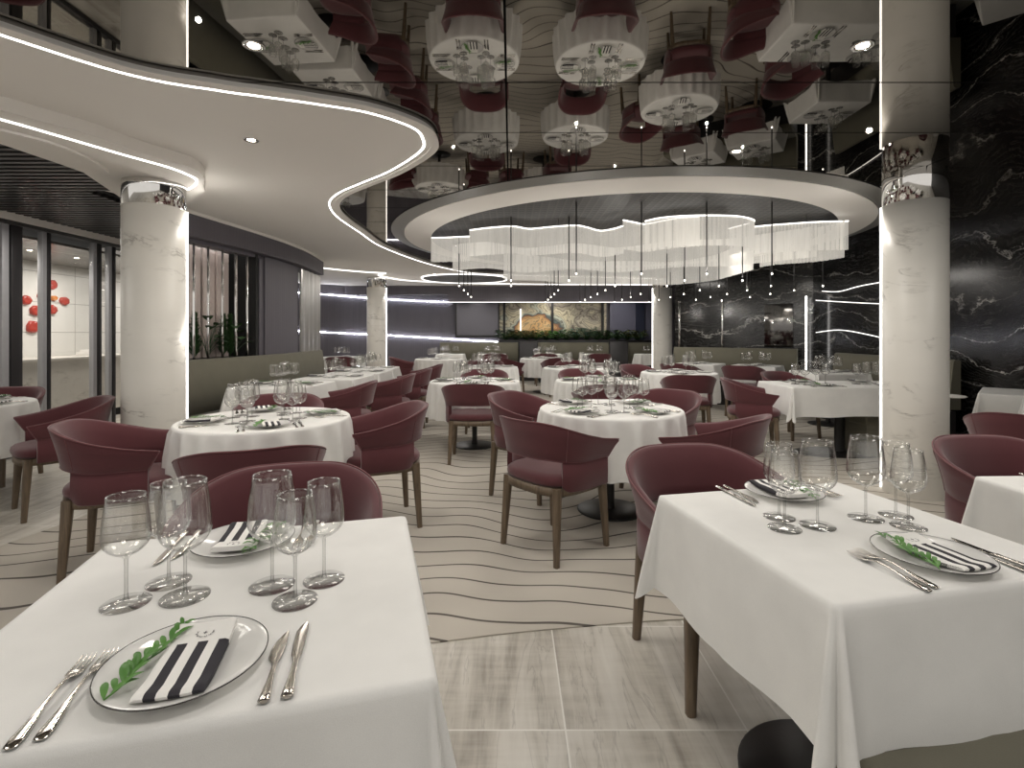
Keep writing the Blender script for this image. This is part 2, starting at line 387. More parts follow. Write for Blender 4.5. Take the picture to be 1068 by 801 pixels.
# lower cornice around the left column
lo=[pz(px,py,ZL) for px,py in [(-190,75),(-90,95),(0,115),(50,128.5),(100,142.5),(150,160),(200,175),(212.5,185),(212,194)]]+[(-2.6,4.35)]
loc=spline(lo,6)
lp=loc+[(-2.95,4.7),(-3.38,4.6)]+[pz(px,py,ZL) for px,py in [(127,207),(87,180),(62,171),(0,150)]]+[(-3.2,1.3)]
struct('ceiling_cornice',MB().prism(lp,ZL,ZP),M['plaster'])
l2=spline([pz(px,py,ZL) for px,py in [(-190,80),(-90,102),(0,124),(60,141),(125,160),(175,174),(197,182.5),(205,187.5),(203,193),(196,197.5)]],6)
tag(obj('light_strip',flat_strip(MB(),l2,.014,ZL-.006,ZL),LED),'white light strip hooking round the cornice above the left column','strip light')
inner_l=spline([pz(px,py,ZL) for px,py in [(0,134),(50,147),(90,163),(112,178)]],6)
struct('trim_2',flat_strip(MB(),inner_l,.02,ZL-.015,ZL),M['plaster'])
# black slatted ceiling at the left
gx=-5.3
sl=MB(); y=1.4
while y<7.6:
    sl.box(gx+.11,-3.0-.12*(y-2) if y<4.5 else -3.75,y,y+.045,2.565,2.60); y+=.09
sl.box(-8.0,-3.7,1.2,7.7,2.60,2.615)
struct('ceiling_slats',sl,M['black'])

# left wall with bulkhead, slotted opening, panel and metal cladding
def seg(curve,y0,y1): return [p for p in curve if y0<=p[1]<=y1]
wl=MB(); wall_strip(wl,wallW,0,1.02,.12)
wall_strip(wl,seg(wallW,6.65,7.92),1.02,2.36,.12); 
wall_strip(wl,wallW,2.3,ZP,.12)
struct('wall_left',wl,M['plum'])
struct('wall_left_bulkhead',wall_strip(MB(),bulk,2.34,ZP,.13),M['plum'])
cor=MB(); cc=offset(bulk,-.02); wall_strip(cor,cc,ZP-.035,ZP-.002,.03); struct('trim_3',cor,M['plaster'])
pn=thing('wall_panel','tall plum-grey wall panel between planted opening and silver panel','wall panel',(0,0,0))
obj('panel_face',wall_strip(MB(),offset(seg(wallW,6.72,7.86),-.02),1.02,2.33,.018),M['plum'],pn)
mc=[]; s0=seg(wallW,7.86,8.95); nn=60
for i in range(nn+1):
    t=i/nn; y=7.92+t*(.98); x=-3.29-.10*max(0,(y-8.1)); mc.append((x+.045+.016*sin(t*26),y))
tag(obj('metal_panel',wall_strip(MB(),mc,1.02,2.31,.03),M['brushed']),'silver fluted metal panel at the far end of the planted wall','wall panel')
# niche behind the slots
nb=[(x-.42,y) for x,y in seg(wallW,5.4,6.75)]
def m_niche():
    t=NT('frosted_pale_glass'); n=t.noise(t.pos(),3,2); return t.pbr(t.mix(n,(.62,.54,.50),(.76,.72,.69)),.35,.0)
struct('wall_niche',wall_strip(MB(),nb,1.0,2.4,.05),m_niche())
tag(obj('light_strip',flat_strip(MB(),offset(seg(wallW,5.5,6.5),.22),.03,2.37,2.38),LED),'added glow strip hidden at the top, brightening the planted opening','strip light')  # added emitter, tucked behind the bulkhead to brighten the niche
nf=MB(); nf.prism([(x,y) for x,y in seg(wallW,5.4,6.75)]+nb[::-1],.98,1.02); struct('wall_niche_shelf',nf,M['dark'])
struct('wall_niche_end',MB().box(-3.85,-3.30,6.62,6.68,1.0,2.4),M['blackmatte'])
def gyw(px): return min(wallW,key=lambda p:abs(p[0]/p[1]-(px-X0)/F))
for i,px in enumerate([207,223.5,237,251,261.5,268.5]):
    x,y=gyw(px); x-=.03
    tag(obj('mirror_fin',MB().box(-.012,.012,-.004,.004,1.025,2.33,b=.0015),M['chrome'],loc=(x,y,0),rotz=R(16)),
        'upright chrome fin in the planted opening, %s of six from the left'%['first','second','third','fourth','fifth','last'][i],'fin','chrome fins in the planted opening')
def wx(y):
    b=min(wallW,key=lambda p:abs(p[1]-y)); return b[0]
pal=flat('pale_blush_panel',(.66,.56,.52),.3)
for i,(px,w) in enumerate([(216,.10),(230.5,.11),(244.5,.12),(265,.05)]):
    x,y=gyw(px); 
    tag(obj('blush_panel',MB().box(-w,w,-.012,.012,1.025,2.32,b=.003),pal,loc=(x-.24,y+.22 if i<3 else y+.05,0),rotz=R(88)),
        'pale blush upright panel behind the chrome fins, %s from the left'%['first','second','third','last'][i],'slat','blush panels behind the chrome fins')

def plant_fern(h,w,n,seed,mat='darkleaf'):
    r=random.Random(seed); mb=MB(); st=MB()
    st.tube([(0,0,0),(.004,.003,h*.5),(0,0,h)],[.006,.004,.001],6)
    for i in range(n):
        z=h*(.05+.93*r.random()); a=r.random()*2*pi; L=w*(1.15-.75*z/h)*(.6+.5*r.random()); tl=.9+.5*r.random()
        d=Vector((cos(a),sin(a),tl)).normalized(); p=Vector((0,0,z)); s=d.cross(Vector((0,0,1))).normalized()*.006
        mb.add([p-s,p+s,p+d*L*.6+s*1.3,p+d*L,p+d*L*.6-s*1.3],[(0,1,2,3,4)])
    return mb,st
def plant_broad(h,n,seed,L0=.09,spread=.5):
    r=random.Random(seed); mb=MB(); st=MB()
    for i in range(n):
        a=r.random()*2*pi; z=h*(.3+.7*r.random()); q=Vector((cos(a)*spread*.18,sin(a)*spread*.18,z))
        st.tube([(0,0,0),(q.x*.4,q.y*.4,z*.6),q],[.004,.003,.002],5)
        d=Vector((cos(a),sin(a),.35-.6*r.random())).normalized(); s=d.cross(Vector((0,0,1))).normalized(); u=s.cross(d); L=L0*(.7+.6*r.random()); W=L*.36
        P=[]
        for k in range(6):
            t=k/5; w=W*sin(pi*min(1,t*1.02+.001))**.7; c=q+d*L*t+u*(.15*L*sin(pi*t)); P.append([c-s*w+u*w*.15,c-u*.003,c+s*w+u*w*.15])
        mb.grid(P)
    return mb,st
def plant(name,label,cat,loc,fo,group,mat='darkleaf'):
    t=thing(name,label,cat,loc,0,group); obj('foliage',fo[0],M[mat],t); obj('stem',fo[1],M['darkleaf'],t); return t
for i,(px,kind) in enumerate([(212,0),(229.5,1),(238.5,0),(246.5,0),(255,1)]):
    y=gyw(px)[1]
    nm=['first','second','third','fourth','last'][i]
    if kind==0: plant('feathery_plant','feathery upright dark green plant in the slotted opening, %s from the left'%nm,'plant',(wx(y)-.10,y,1.02),plant_fern(.52,.13,560,i),'plants in the slotted opening')
    else: plant('broad_leaf_plant','broad-leaved dark green plant in the slotted opening, %s from the left'%nm,'plant',(wx(y)-.12,y,1.02),plant_broad(.44,14,i+30,.14),'plants in the slotted opening')

# left banquette
def banquette(name,label,curve,side,zb=1.03,zs=.46,depth=.52,mat='olive',group=None):
    t=thing(name,label,'banquette',(0,0,0),0,group)
    b0=curve; b1=offset(curve,side*.12)
    mb=MB()
    P=[]
    for (x0,y0),(x1,y1) in zip(b0,b1):
        P.append([(x0,y0,.40),(x0,y0,zb-.02),(x0+(x1-x0)*.15,y0+(y1-y0)*.15,zb),(x0+(x1-x0)*.55,y0+(y1-y0)*.55,zb),(x0+(x1-x0)*.72,y0+(y1-y0)*.72,zb-.02),(x1+(x1-x0)*.25,y1+(y1-y0)*.25,.40)])
    mb.grid(P,wrap_v=True)
    for e in (0,-1): mb.add(P[e],[tuple(range(6))],0,False)
    obj('backrest',mb,M[mat],t)
    s1=offset(curve,side*.125); s2=offset(curve,side*(.12+depth)); mb=MB(); P=[]
    for (x0,y0),(x1,y1) in zip(s1,s2):
        g=lambda k,z:(x0+(x1-x0)*k,y0+(y1-y0)*k,z)
        P.append([g(0,.36),g(0,zs),g(.9,zs+.01),g(.97,zs),g(1,zs-.03),g(1,.39),g(.97,.36)])
    mb.grid(P,wrap_v=True)
    for e in (0,-1): mb.add(P[e],[tuple(range(7))],0,False)
    obj('seat_cushion',mb,M[mat],t)
    s3=offset(curve,side*(.06)); s4=offset(curve,side*(.05+depth)); mb=MB()
    mb.grid([[(a[0],a[1],0),(a[0],a[1],.38),(b[0],b[1],.38),(b[0],b[1],0)] for a,b in zip(s3,s4)],wrap_v=True,smooth=False)
    for e in (0,-1):
        a,b=s3[e],s4[e]; mb.add([(a[0],a[1],0),(a[0],a[1],.38),(b[0],b[1],.38),(b[0],b[1],0)],[(0,1,2,3)],0,False)
    obj('base',mb,M['dark'],t); return t
banquette('banquette','long olive banquette running along the planted wall behind the left column',offset(seg(wallW,4.8,9.0),-.015),-1)

# glazed room at the left
gx=-5.3
def frame_piece(mb,x,y,w,d,z0,z1): mb.box(x-d/2,x+d/2,y-w/2,y+w/2,z0,z1,b=.004)
gl=thing('glass_partition','floor to ceiling glass partition with steel mullions at the left edge','glass partition',(0,0,0))
hd=MB().box(gx-.06,gx+.06,3.4,7.0,2.46,2.50,b=.004); obj('header',hd,M['dark'],gl)
obj('bottom_rail',MB().box(gx-.05,gx+.05,3.4,7.0,0,.06,b=.004),M['dark'],gl)
gy=lambda px: -gx/((X0-px)/F)
posts=[(-60,8,'dark'),(3,8,'satin'),(15,13,'dark'),(44,5,'satin'),(49,4,'dark'),(97,4,'satin'),(102,4,'dark'),(113,3,'satin'),(117,3.5,'dark')]
for px,wpx,mt in posts:
    y=gy(px); mb=MB(); frame_piece(mb,gx,y,wpx*y*y/F/-gx*.92,.06,.06,2.46); obj('mullion',mb,M[mt],gl)
for a,b in [(-58,0),(22,42),(52,95),(105,111)]:
    obj('pane',MB().box(gx-.006,gx+.006,gy(a),gy(b),.06,2.46),M['pane'],gl)
struct('trim_4',MB().box(gx-.10,gx+.10,3.0,7.6,2.50,2.615),M['plaster'])
struct('wall_tiled',MB().box(-7.15,-7.0,2.0,14.0,0,2.42),M['tilewall'])
struct('wall_tiled_end',MB().box(-7.0,-4.5,10.3,10.4,0,2.42),M['tilewall'])
struct('ceiling_left_room',MB().box(-7.0,gx-.1,2.3,10.3,2.37,2.40),flat('grey_gloss_ceiling',(.20,.19,.175),.25))
ct=thing('service_counter','cream marble service counter inside the glazed room','counter',(0,0,0))
obj('counter_front',MB().box(-6.98,-6.35,6.2,9.9,.12,.93),M['marble'],ct); obj('plinth',MB().box(-6.98,-6.4,6.2,9.9,0,.12),M['blackmatte'],ct); obj('counter_top',MB().box(-6.99,-6.32,6.15,9.95,.93,.97,b=.005),M['marble'],ct)
tag(obj('paper_stack',MB().box(-.1,.1,-.14,.14,0,.05,b=.004).box(-.07,.09,-.1,.12,.05,.09,b=.004),M['tilewall'],loc=(-6.6,8.0,.971),rotz=R(12)),'small pale stack of papers on the marble counter','papers')
blobs=[(26,313,5.4),(36,324,6),(33,341,6.8),(53,297,5.6),(55,311,3),(66,314,4.6),(53,323,5.2),(41,309,3.2),(54,253,6),(2,317,6),(1,333,4),(2,346,6),(1,369,6),(14,352,4.5)]
for i,(px,py,rr) in enumerate(blobs):
    D=7.0/((X0-px)/F); x,y,z=pd(px,py,D); rad=rr/F*D; r=random.Random(i); n=7
    if z+rad*1.1>2.34: continue
    mb=MB(); pts=[(cos(2*pi*k/n+i)*rad*(.88+.2*r.random()),sin(2*pi*k/n+i)*rad*(.9+.15*r.random())) for k in range(n)]
    rows=[]
    for k,(a,b) in enumerate(pts): ky=D/7.0*1.0; rows.append([(0,a*ky,b),(.03,a*ky,b),(.045,a*ky*.86,b*.86),(.038,a*ky*.4,b*.4),(.036,0,0)])
    mb.grid(rows,wrap_u=True)
    where=['by the mullion, upper cluster','below the upper cluster','lowest of the right cluster','topmost of the right cluster','small and amber, between larger ones','rightmost of the cluster','beside the amber one, lower','tiny one left of the mullion','highest, near the ceiling','upper one at the frame edge','small one at the frame edge','lower one at the frame edge','bottom one above the counter','between frame edge and wide post'][i]
    tag(obj('wall_ornament',mb,M['amber'] if i in(4,) else M['coral'],loc=(-7.0,y,z)),('coral glass ornament on white tile wall, '+where) if i!=4 else 'small amber glass ornament among coral ones on the white tile wall','ornament','coral glass wall ornaments')

# far wall
farw=spline([(-7.5,12.2),(-6.2,12.8),(-4.96,13.3),(-4.2,14.1),(-3.47,14.6),(-2.6,14.9),(-1.66,15.0),(0,15.0),(3.0,15.0),(5.6,15.0)],6)
struct('wall_far',wall_strip(MB(),farw,0,ZC,.1),M['plum'])
struct('wall_far_bulkhead',MB().box(-1.7,4.75,13.8,13.95,2.15,ZC).box(-4.6,-1.7,13.8,13.95,2.36,ZC),M['plum'])
tag(obj('light_strip',MB().box(-1.72,4.3,13.785,13.799,2.15,2.164),LEDs),'thin white light strip under the bulkhead above the agate picture','strip light')
def wallled(label,pts,th=.025,mat=LEDc):
    mb=MB(); mb.tube(pts,th,6); tag(obj('light_strip',mb,mat),label,'strip light')
fz=lambda x:min(farw,key=lambda p:abs(p[0]-x))[1]
def ribbon(zs,xa,xb,n=14):
    out=[]
    for i in range(n+1):
        x=xa+(xb-xa)*i/n; z=zs[0]+(zs[1]-zs[0])*i/n; out.append((x,fz_i(x)-.03,z))
    return out
def fz_i(x):
    for a,b in zip(farw,farw[1:]):
        if a[0]<=x<=b[0]: return a[1]+(b[1]-a[1])*(x-a[0])/(b[0]-a[0])
    return 15.0
wallled('upper white light line on the plum far wall behind the far left column',ribbon((2.36,2.23),-5.6,-1.75),.005)
wallled('lower white light line on the plum far wall behind the far left column',ribbon((1.39,1.07),-5.6,-.4),.005)
# framed mirror
fr=thing('framed_mirror','black framed mirror on the far wall left of the agate picture','mirror',(-.98,14.9,0))
obj('glass',MB().box(-.60,.60,0,.01,1.26,2.2),flat('grey_mirror',(.15,.145,.165),.25,.5),fr)
fm=MB(); fm.box(-.64,.64,-.02,.02,1.20,1.26).box(-.64,.64,-.02,.02,2.2,2.25).box(-.64,-.60,-.02,.02,1.26,2.2).box(.60,.64,-.02,.02,1.26,2.2); obj('frame',fm,M['black'],fr)
ar=thing('agate_picture','wide cream, rust and teal banded agate picture on the far wall','picture',(1.22,14.93,0))
obj('print',MB().box(-1.56,1.56,0,.03,1.2,2.25),M['art'],ar)
for x in (-1.42,-.02,1.44): obj('frame_post',MB().box(x-.035,x+.035,-.08,0,1.15,2.25),M['black'],ar)
obj('light_tube',MB().box(-.955,-.925,-.06,-.03,1.35,2.03),LEDs,ar)
dk=thing('dark_glass_panel','dark blue-grey glass panel right of the agate picture','wall panel',(3.5,14.93,0))
obj('glass',MB().box(-.62,.7,0,.03,1.1,2.25),flat('blue_grey_glass',(.17,.17,.23),.2,.2),dk); obj('post',MB().box(.12,.38,-.05,0,1.1,2.25),flat('navy_panel',(.03,.035,.06),.3),dk)
# planter and its plants
tag(obj('planter_trough',MB().box(-.35,4.1,14.55,14.85,0,1.13,b=.01),M['black']),'long black planter trough below the agate picture','planter')
kinds=['bronzeleaf','darkleaf','tealleaf','leaf']
words_=['bronze-green','dark green','grey-green','bright green']
order=[1,0,0,0,3,3,1,2,2,1,1,1,0,0]
place_=['at the left end','second from the left end','third from the left end','fourth from the left end','left of the middle post','just left of the middle post','right of the middle post','middle of the row','just right of the middle','ninth from left','under the right picture post','past the picture edge','second from right end','at the right end']
for i,k in enumerate(order):
    x=-.15+i*.29
    plant('bushy_plant','bushy %s plant in the black planter, %s'%(words_[k],place_[i]),'plant',(x,14.68,1.125),plant_broad(.27 if k!=2 else .34,70,i+100,.10,1.3),'bushy plants below the agate picture',kinds[k])
# far banquettes with dark dividers
banquette('banquette','pale olive banquette below the framed mirror on the far wall',[(x,14.5) for x in (-2.0,-1.2,-.4,.20)],-1,zb=1.06)
banquette('banquette','pale olive banquette below the agate picture planter',[(x,14.5) for x in (.76,1.4,2.1,2.76)],-1,zb=1.06)
banquette('banquette','pale olive banquette just left of the far right column',[(x,14.5) for x in (3.24,3.6,4.2)],-1,zb=1.06)
for x,l in ((.48,'left'),(3.0,'right')):
    tag(obj('divider_block',MB().box(x-.25,x+.25,14.2,14.54,0,1.08,b=.01),M['dark']),'charcoal divider block to the %s of the banquette under the picture'%l,'divider')

# right walls
rw=spline([(5.45,5.35),(5.5,6.6),(5.5,8.0),(5.4,9.15)],8)
rw2=[(5.4,9.15),(3.42,10.68)]
struct('wall_right',wall_strip(MB(),rw,0,ZC,-.12),M['blackmarble'])
struct('wall_right_back',wall_strip(MB(),rw2,0,ZC,-.12),M['blackmarble'])
struct('wall_right_return',MB().box(4.75,4.85,11.2,15,0,ZC),M['dark'])
struct('wall_right_front',MB().box(5.46,5.6,-2.2,5.35,0,ZC),M['darkwood'])
d=(5.4-3.42,9.15-10.68); L=math.hypot(*d); d=(d[0]/L,d[1]/L); nrm=(d[1],-d[0])
def onwall(k,o): return (3.42+d[0]*k+nrm[0]*o,10.68+d[1]*k+nrm[1]*o)
nrm=(-.61,-.79)
for k,nm in ((.10,'left end of'),(.95,'middle of')):
    x,y=onwall(k,.02); tag(obj('steel_strip',MB().box(-.018,.018,-.012,.012,1.04,1.98,b=.003),M['chrome'],loc=(x,y,0),rotz=math.atan2(d[1],d[0])),'slim upright steel strip on the %s the black marble wall'%nm,'trim strip')
x,y=5.20,9.02
tag(obj('light_post',MB().box(-.012,.012,-.01,.01,.0,1.97),LED,loc=(x,y,0),rotz=R(-37)),'upright white light post on black marble beside the banquette end','strip light')
tag(obj('grey_glass_sheet',MB().box(-.24,.24,-.01,.01,1.06,1.86,b=.003),flat('dim_mirror',(.13,.125,.12),.08,1),loc=(*onwall(1.95,.03),0),rotz=math.atan2(d[1],d[0])),'dim grey glass panel on the black marble wall near the light post','wall panel')
def wx_r(y):
    for a,b in zip(rw,rw[1:]):
        if a[1]<=y<=b[1]: return a[0]+(b[0]-a[0])*(y-a[1])/(b[1]-a[1])
    return 5.45
def rled(label,ypts):
    pts=[(wx_r(y)-.02,y,z) for y,z in spline(ypts,5)]
    mb=MB(); mb.tube(pts,.006,6); tag(obj('light_strip',mb,LEDs),label,'strip light')
rled('upper curved light line across the black marble right of the light post',[(9.05,1.90),(8.5,1.84),(7.9,1.78),(7.2,1.72)])
rled('lower curved light line across the black marble right of the light post',[(9.05,1.33),(8.5,1.37),(7.9,1.30),(7.2,1.18)])
rled('highest bent light line on the black marble beside the right column',[(8.9,2.05),(8.5,2.01),(8.0,2.06),(7.2,2.08)])
for i,(z,a) in enumerate(((2.08,.02),(1.05,.0))): pass
banquette('banquette','olive banquette angled along the black marble wall',[(3.37+ (5.12-3.37)*k/6,10.5+(9.14-10.5)*k/6) for k in range(7)],-1,zb=1.04)
banquette('banquette','olive banquette against black marble behind the right column',[(5.36,8.35-k*.45) for k in range(6)],-1,zb=1.0)

# ring, grid ceiling, chandelier
RC,RO=(1.49,7.05),2.93; RI,RIC=2.62,(1.52,7.24); ZR=2.59
ring=thing('ceiling_ring','large dropped circular plaster ring framing the chandelier','ceiling ring',(0,0,0))
n=128; P=[]
for i in range(n):
    a=2*pi*i/n; o_=(RC[0]+RO*cos(a),RC[1]+RO*sin(a)); q=(RIC[0]+RI*cos(a),RIC[1]+RI*sin(a))
    o2=(RC[0]+(RO-.03)*cos(a),RC[1]+(RO-.03)*sin(a))
    P.append([(o2[0],o2[1],ZR-.004),(q[0],q[1],ZR-.004),(q[0],q[1],ZC-.006),(o2[0],o2[1],ZC-.006)])
obj('soffit_band',MB().grid(P,wrap_u=True,wrap_v=True,smooth=False),M['plaster'],ring)
P=[]
for i in range(n):
    a=2*pi*i/n; f=lambda r,z:(RC[0]+r*cos(a),RC[1]+r*sin(a),z)
    P.append([f(RO-.025,ZR),f(RO,ZR),f(RO+.13,ZC-.006),f(RO+.13,ZC-.003),f(RO-.025,ZC-.003)])
obj('outer_fascia',MB().grid(P,wrap_u=True,wrap_v=True,smooth=False),M['ringplaster'],ring)
mb=MB().prism([(RIC[0]+(RI+.005)*cos(2*pi*i/n),RIC[1]+(RI+.005)*sin(2*pi*i/n)) for i in range(n)],ZC-.012,ZC-.002)
tag(obj('grid_panel',mb,M['mesh']),'round black metal grid inside the plaster ring above the chandelier','ceiling grid')
ZT=2.53
def q(px,py): 
    D=(ZT-CH)*F/(Y0-py); return ((px-X0)/F*D,D)
fronts=[
 [q(450,247.5),q(465,247.2),q(490,246)],
 [q(490,239.5),q(510,237),q(535,235.5),q(552,238),q(575,236),q(600,234.5),q(612,236.5),q(626,240),q(640,238),q(650,235)],
 [q(650,229),q(660,231),q(671,233),q(680,232),q(695,229),q(712,226.5),q(730,225.5)],
 [q(673,230),q(690,226.5),q(715,224.5),q(745,224),q(770,225),q(784,228),q(786,231),q(775,234),q(760,238)],
 [q(786,236),q(800,234.5),q(820,233),q(850,231),q(885,230)]]
zbF,zbM,zbB=2.214,2.171,2.129
mids=[[(-.75,6.6),(-.3,6.3),(.2,6.75),(.8,6.4),(1.4,6.7),(2.0,6.2),(2.55,6.1),(2.9,5.75),(3.2,5.35)]]
backs=[[(-.1,7.25),(.5,7.5),(1.1,8.0),(1.9,7.95),(2.5,8.05),(2.9,7.45),(2.93,6.95),(2.9,6.13)],[(2.87,5.9),(2.95,5.68),(3.25,5.45),(3.35,5.14)]]
mids=[[(x*1.07,y*1.07) for x,y in g] for g in mids]; backs=[[(x*1.07,y*1.07) for x,y in g] for g in backs]
ch=thing('chandelier','broad wavy chandelier of hanging white glass strands under the grid','chandelier',(0,0,0))
def curtain(pts,zb,zt=ZT,seed=0,gap=.013,w=.010):
    r=random.Random(seed); c=spline(pts,10); mb=MB(); acc=0; prev=c[0]; k=0
    for a,b in zip(c,c[1:]):
        l=math.hypot(b[0]-a[0],b[1]-a[1])
        if l<1e-6: continue
        tx,ty=(b[0]-a[0])/l,(b[1]-a[1])/l; s=acc
        while s<l:
            x,y=a[0]+tx*s,a[1]+ty*s; h=w/2; z0=zb+(.0 if k%9 else .004)+r.uniform(-.003,.003); t=.003
            nx,ny=-ty*t,tx*t
            vs=[(x-tx*h,y-ty*h),(x+nx,y+ny),(x+tx*h,y+ty*h),(x-nx,y-ny)]
            mb.add([(u,v,z0) for u,v in vs]+[(u,v,zt-.012) for u,v in vs],[(0,1,5,4),(1,2,6,5),(2,3,7,6),(3,0,4,7),(3,2,1,0)],0,False)
            s+=gap; k+=1
        acc=s-l
    return mb,c
for gi,(grp,zb) in enumerate(((fronts,zbF),(mids,zbM),(backs,zbB))):
    for j,pts in enumerate(grp):
        mb,c=curtain(pts,zb,seed=gi*10+j)
        o=obj('strand_curtain',mb,M['strand'],ch); o['kind']='stuff'
        obj('light_rail',flat_strip(MB(),clean(c,.004),.014,ZT-.012,ZT),LEDs if gi==0 else M['chrome'],ch)
for (x,y) in [(-.7,6.05),(.5,5.4),(1.6,5.0),(2.6,5.1),(3.0,5.2),(.3,7.35),(2.0,7.98)]:
    x,y=x*1.07,y*1.07; obj('hanger',MB().tube([(x,y,ZT-.003),(x,y,ZC-.012)],.003,6),M['black'],ch)

# pendants on a regular 0.6 m grid
def build_pendant():
    t=thing('pendant_light','placeholder one two three','pendant light')
    obj('rod',MB().tube([(0,0,.012),(0,0,.40)],.0065,8),M['black'],t)
    obj('cable',MB().tube([(0,0,.40),(0,0,ZC-.012-1.8985)],.0022,6),M['black'],t)
    obj('bulb',MB().lathe([(0.0001,-.009),(.006,-.006),(.008,0),(.006,.008),(.0001,.012)],10),PIN,t); return t
def build_pendant_long():
    t=thing('pendant_light','placeholder one two three','pendant light')
    obj('rod',MB().tube([(0,0,.012),(0,0,ZC-.012-1.8985)],.0065,8),M['black'],t)
    obj('bulb',MB().lathe([(0.0001,-.009),(.006,-.006),(.008,0),(.006,.008),(.0001,.012)],10),PIN,t); return t
KP,KPL=Kind(build_pendant),Kind(build_pendant_long)
rows={0:[1,2,3,4],1:[-1,0,1,3,4],2:[-1,0,2,3,4,5,6],3:[-1,1,2,4,5,6],4:[-1,1,2,3,4,5,6],5:[-1,1,2,3,4,5,6],6:[1,2,3,4,5],7:[1,2,3,4]}
ordn=['first','second','third','fourth','fifth','sixth','seventh','eighth']
for j,ks in rows.items():
    ks=[k for k in ks if math.hypot(k*.642-RIC[0],5.04+.642*j-RIC[1])<RI-.05]
    for i,k in enumerate(ks):
        (KPL if j<2 else KP).place((k*.642,5.04+.642*j,1.8985),0,'slim black pendant rod with tiny bulb, %s from left in the %s row'%(ordn[i],ordn[j]+(' and frontmost' if j==0 else '')),'slim black pendants below the chandelier')

# downlights
def build_down():
    t=thing('downlight','placeholder one two three','ceiling light')
    obj('trim_ring',MB().lathe([(.026,0.0),(.045,-.002),(.048,0),(.048,.003),(.026,.003)],28,closed=True),M['chrome'],t)
    obj('lamp',MB().lathe([(.0001,-.001),(.016,-.0015),(.026,.001)],20),BULB,t); return t
KD=Kind(build_down)
def spot(loc,e,size=R(140),col=(1,.93,.84),r=.05):
    l=bpy.data.lights.new('spot','SPOT'); l.energy=e; l.spot_size=size; l.spot_blend=.9; l.color=col; l.shadow_soft_size=r
    o=bpy.data.objects.new('downlight_lamp',l); C.objects.link(o); o.location=loc
for (x,y,z,lb) in [(*pz(262,146,ZP),ZP,'in the plaster ceiling in front of the left column'),(*pz(453,286,ZP),ZP,'in the far plaster ceiling left of the chandelier'),(*pz(483,291,ZP),ZP,'in the far plaster ceiling behind the pendants'),
                  (-1.17,2.33,ZC,'in the mirror ceiling at the upper left'),(1.60,2.33,ZC,'in the mirror ceiling beside the right column'),(1.62,3.68,ZC,'in the mirror ceiling just in front of the ring')]:
    KD.place((x,y,z-.003),0,'small round downlight '+lb,'round ceiling downlights'); spot((x,y,z-.03),14)
for (px,py) in [(31,261),(80,269)]:
    x,y=pz(px,py,2.37); KD.place((x,y,2.367),0,'small round downlight inside the glazed room, %s of two'%('left' if px<50 else 'right'),'downlights in the glazed room'); spot((x,y,2.33),12)
# stadium recess in the far plaster
st=thing('ceiling_recess','long lens-shaped dark recess outlined in white light in the far plaster ceiling','ceiling recess')
a0=pz(443,290,ZP-.01); a1=pz(528,293,ZP-.01)
cx,cy=-1.08,11.95; hx,hy=.98,.95
loop=[(cx+hx*cos(2*pi*i/64)*(1 if abs(cos(2*pi*i/64))<.97 else 1),cy+hy*(abs(sin(2*pi*i/64))**.8)*(1 if sin(2*pi*i/64)>0 else -1)) for i in range(65)]
obj('dark_field',MB().prism(loop[:-1],ZP-.012,ZP-.001),flat('recess_taupe',(.10,.095,.085),.6),st)
obj('light_outline',flat_strip(MB(),loop,.03,ZP-.022,ZP-.002),LEDs,st)
tag(obj('light_strip',flat_strip(MB(),spline([pz(336,279,ZP),pz(360,281.5,ZP),pz(385,283.5,ZP),pz(402,284.5,ZP),(-2.9,11.2),(-2.75,11.9),(-2.4,12.4),(-1.2,13.0),(1,13.3),(4,13.4)],6),.03,ZP-.02,ZP-.001),LEDs),'white light strip curving past the far left column on the plaster ceiling','strip light')

# columns
def column(label,x,y,ang,g,zt=2.37):
    t=thing('marble_column',label,'column',(x,y,0),0,'round marble columns')
    top=g
    obj('shaft',MB().lathe([(.218,.0),(.22,.004),(.22,zt),(.215,zt+.003)],64,cap0=True,cap1=True),M['marble'],t)
    obj('cap',MB().lathe([(.214,zt+.001),(.219,zt+.004),(.219,top)],64),M['chrome'],t)
    a=R(ang); mb=MB().box(-.010,.012,-.009,.009,.02,zt-.0,M=Matrix.Translation((.22*cos(a),.22*sin(a),0))@Matrix.Rotation(a,4,'Z'))
    obj('light_strip',mb,LED,t)
column('marble column with mirrored cap between glass partition and left round table',-2.89,4.15,31,ZL,2.32)
column('marble column with mirrored cap behind the front right square table',3.31,4.20,146,ZC)
column('distant marble column at the end of the left banquette tables',-3.11,11.85,4,ZP)
column('distant marble column between agate picture and black marble wall',3.53,11.95,174,ZP)

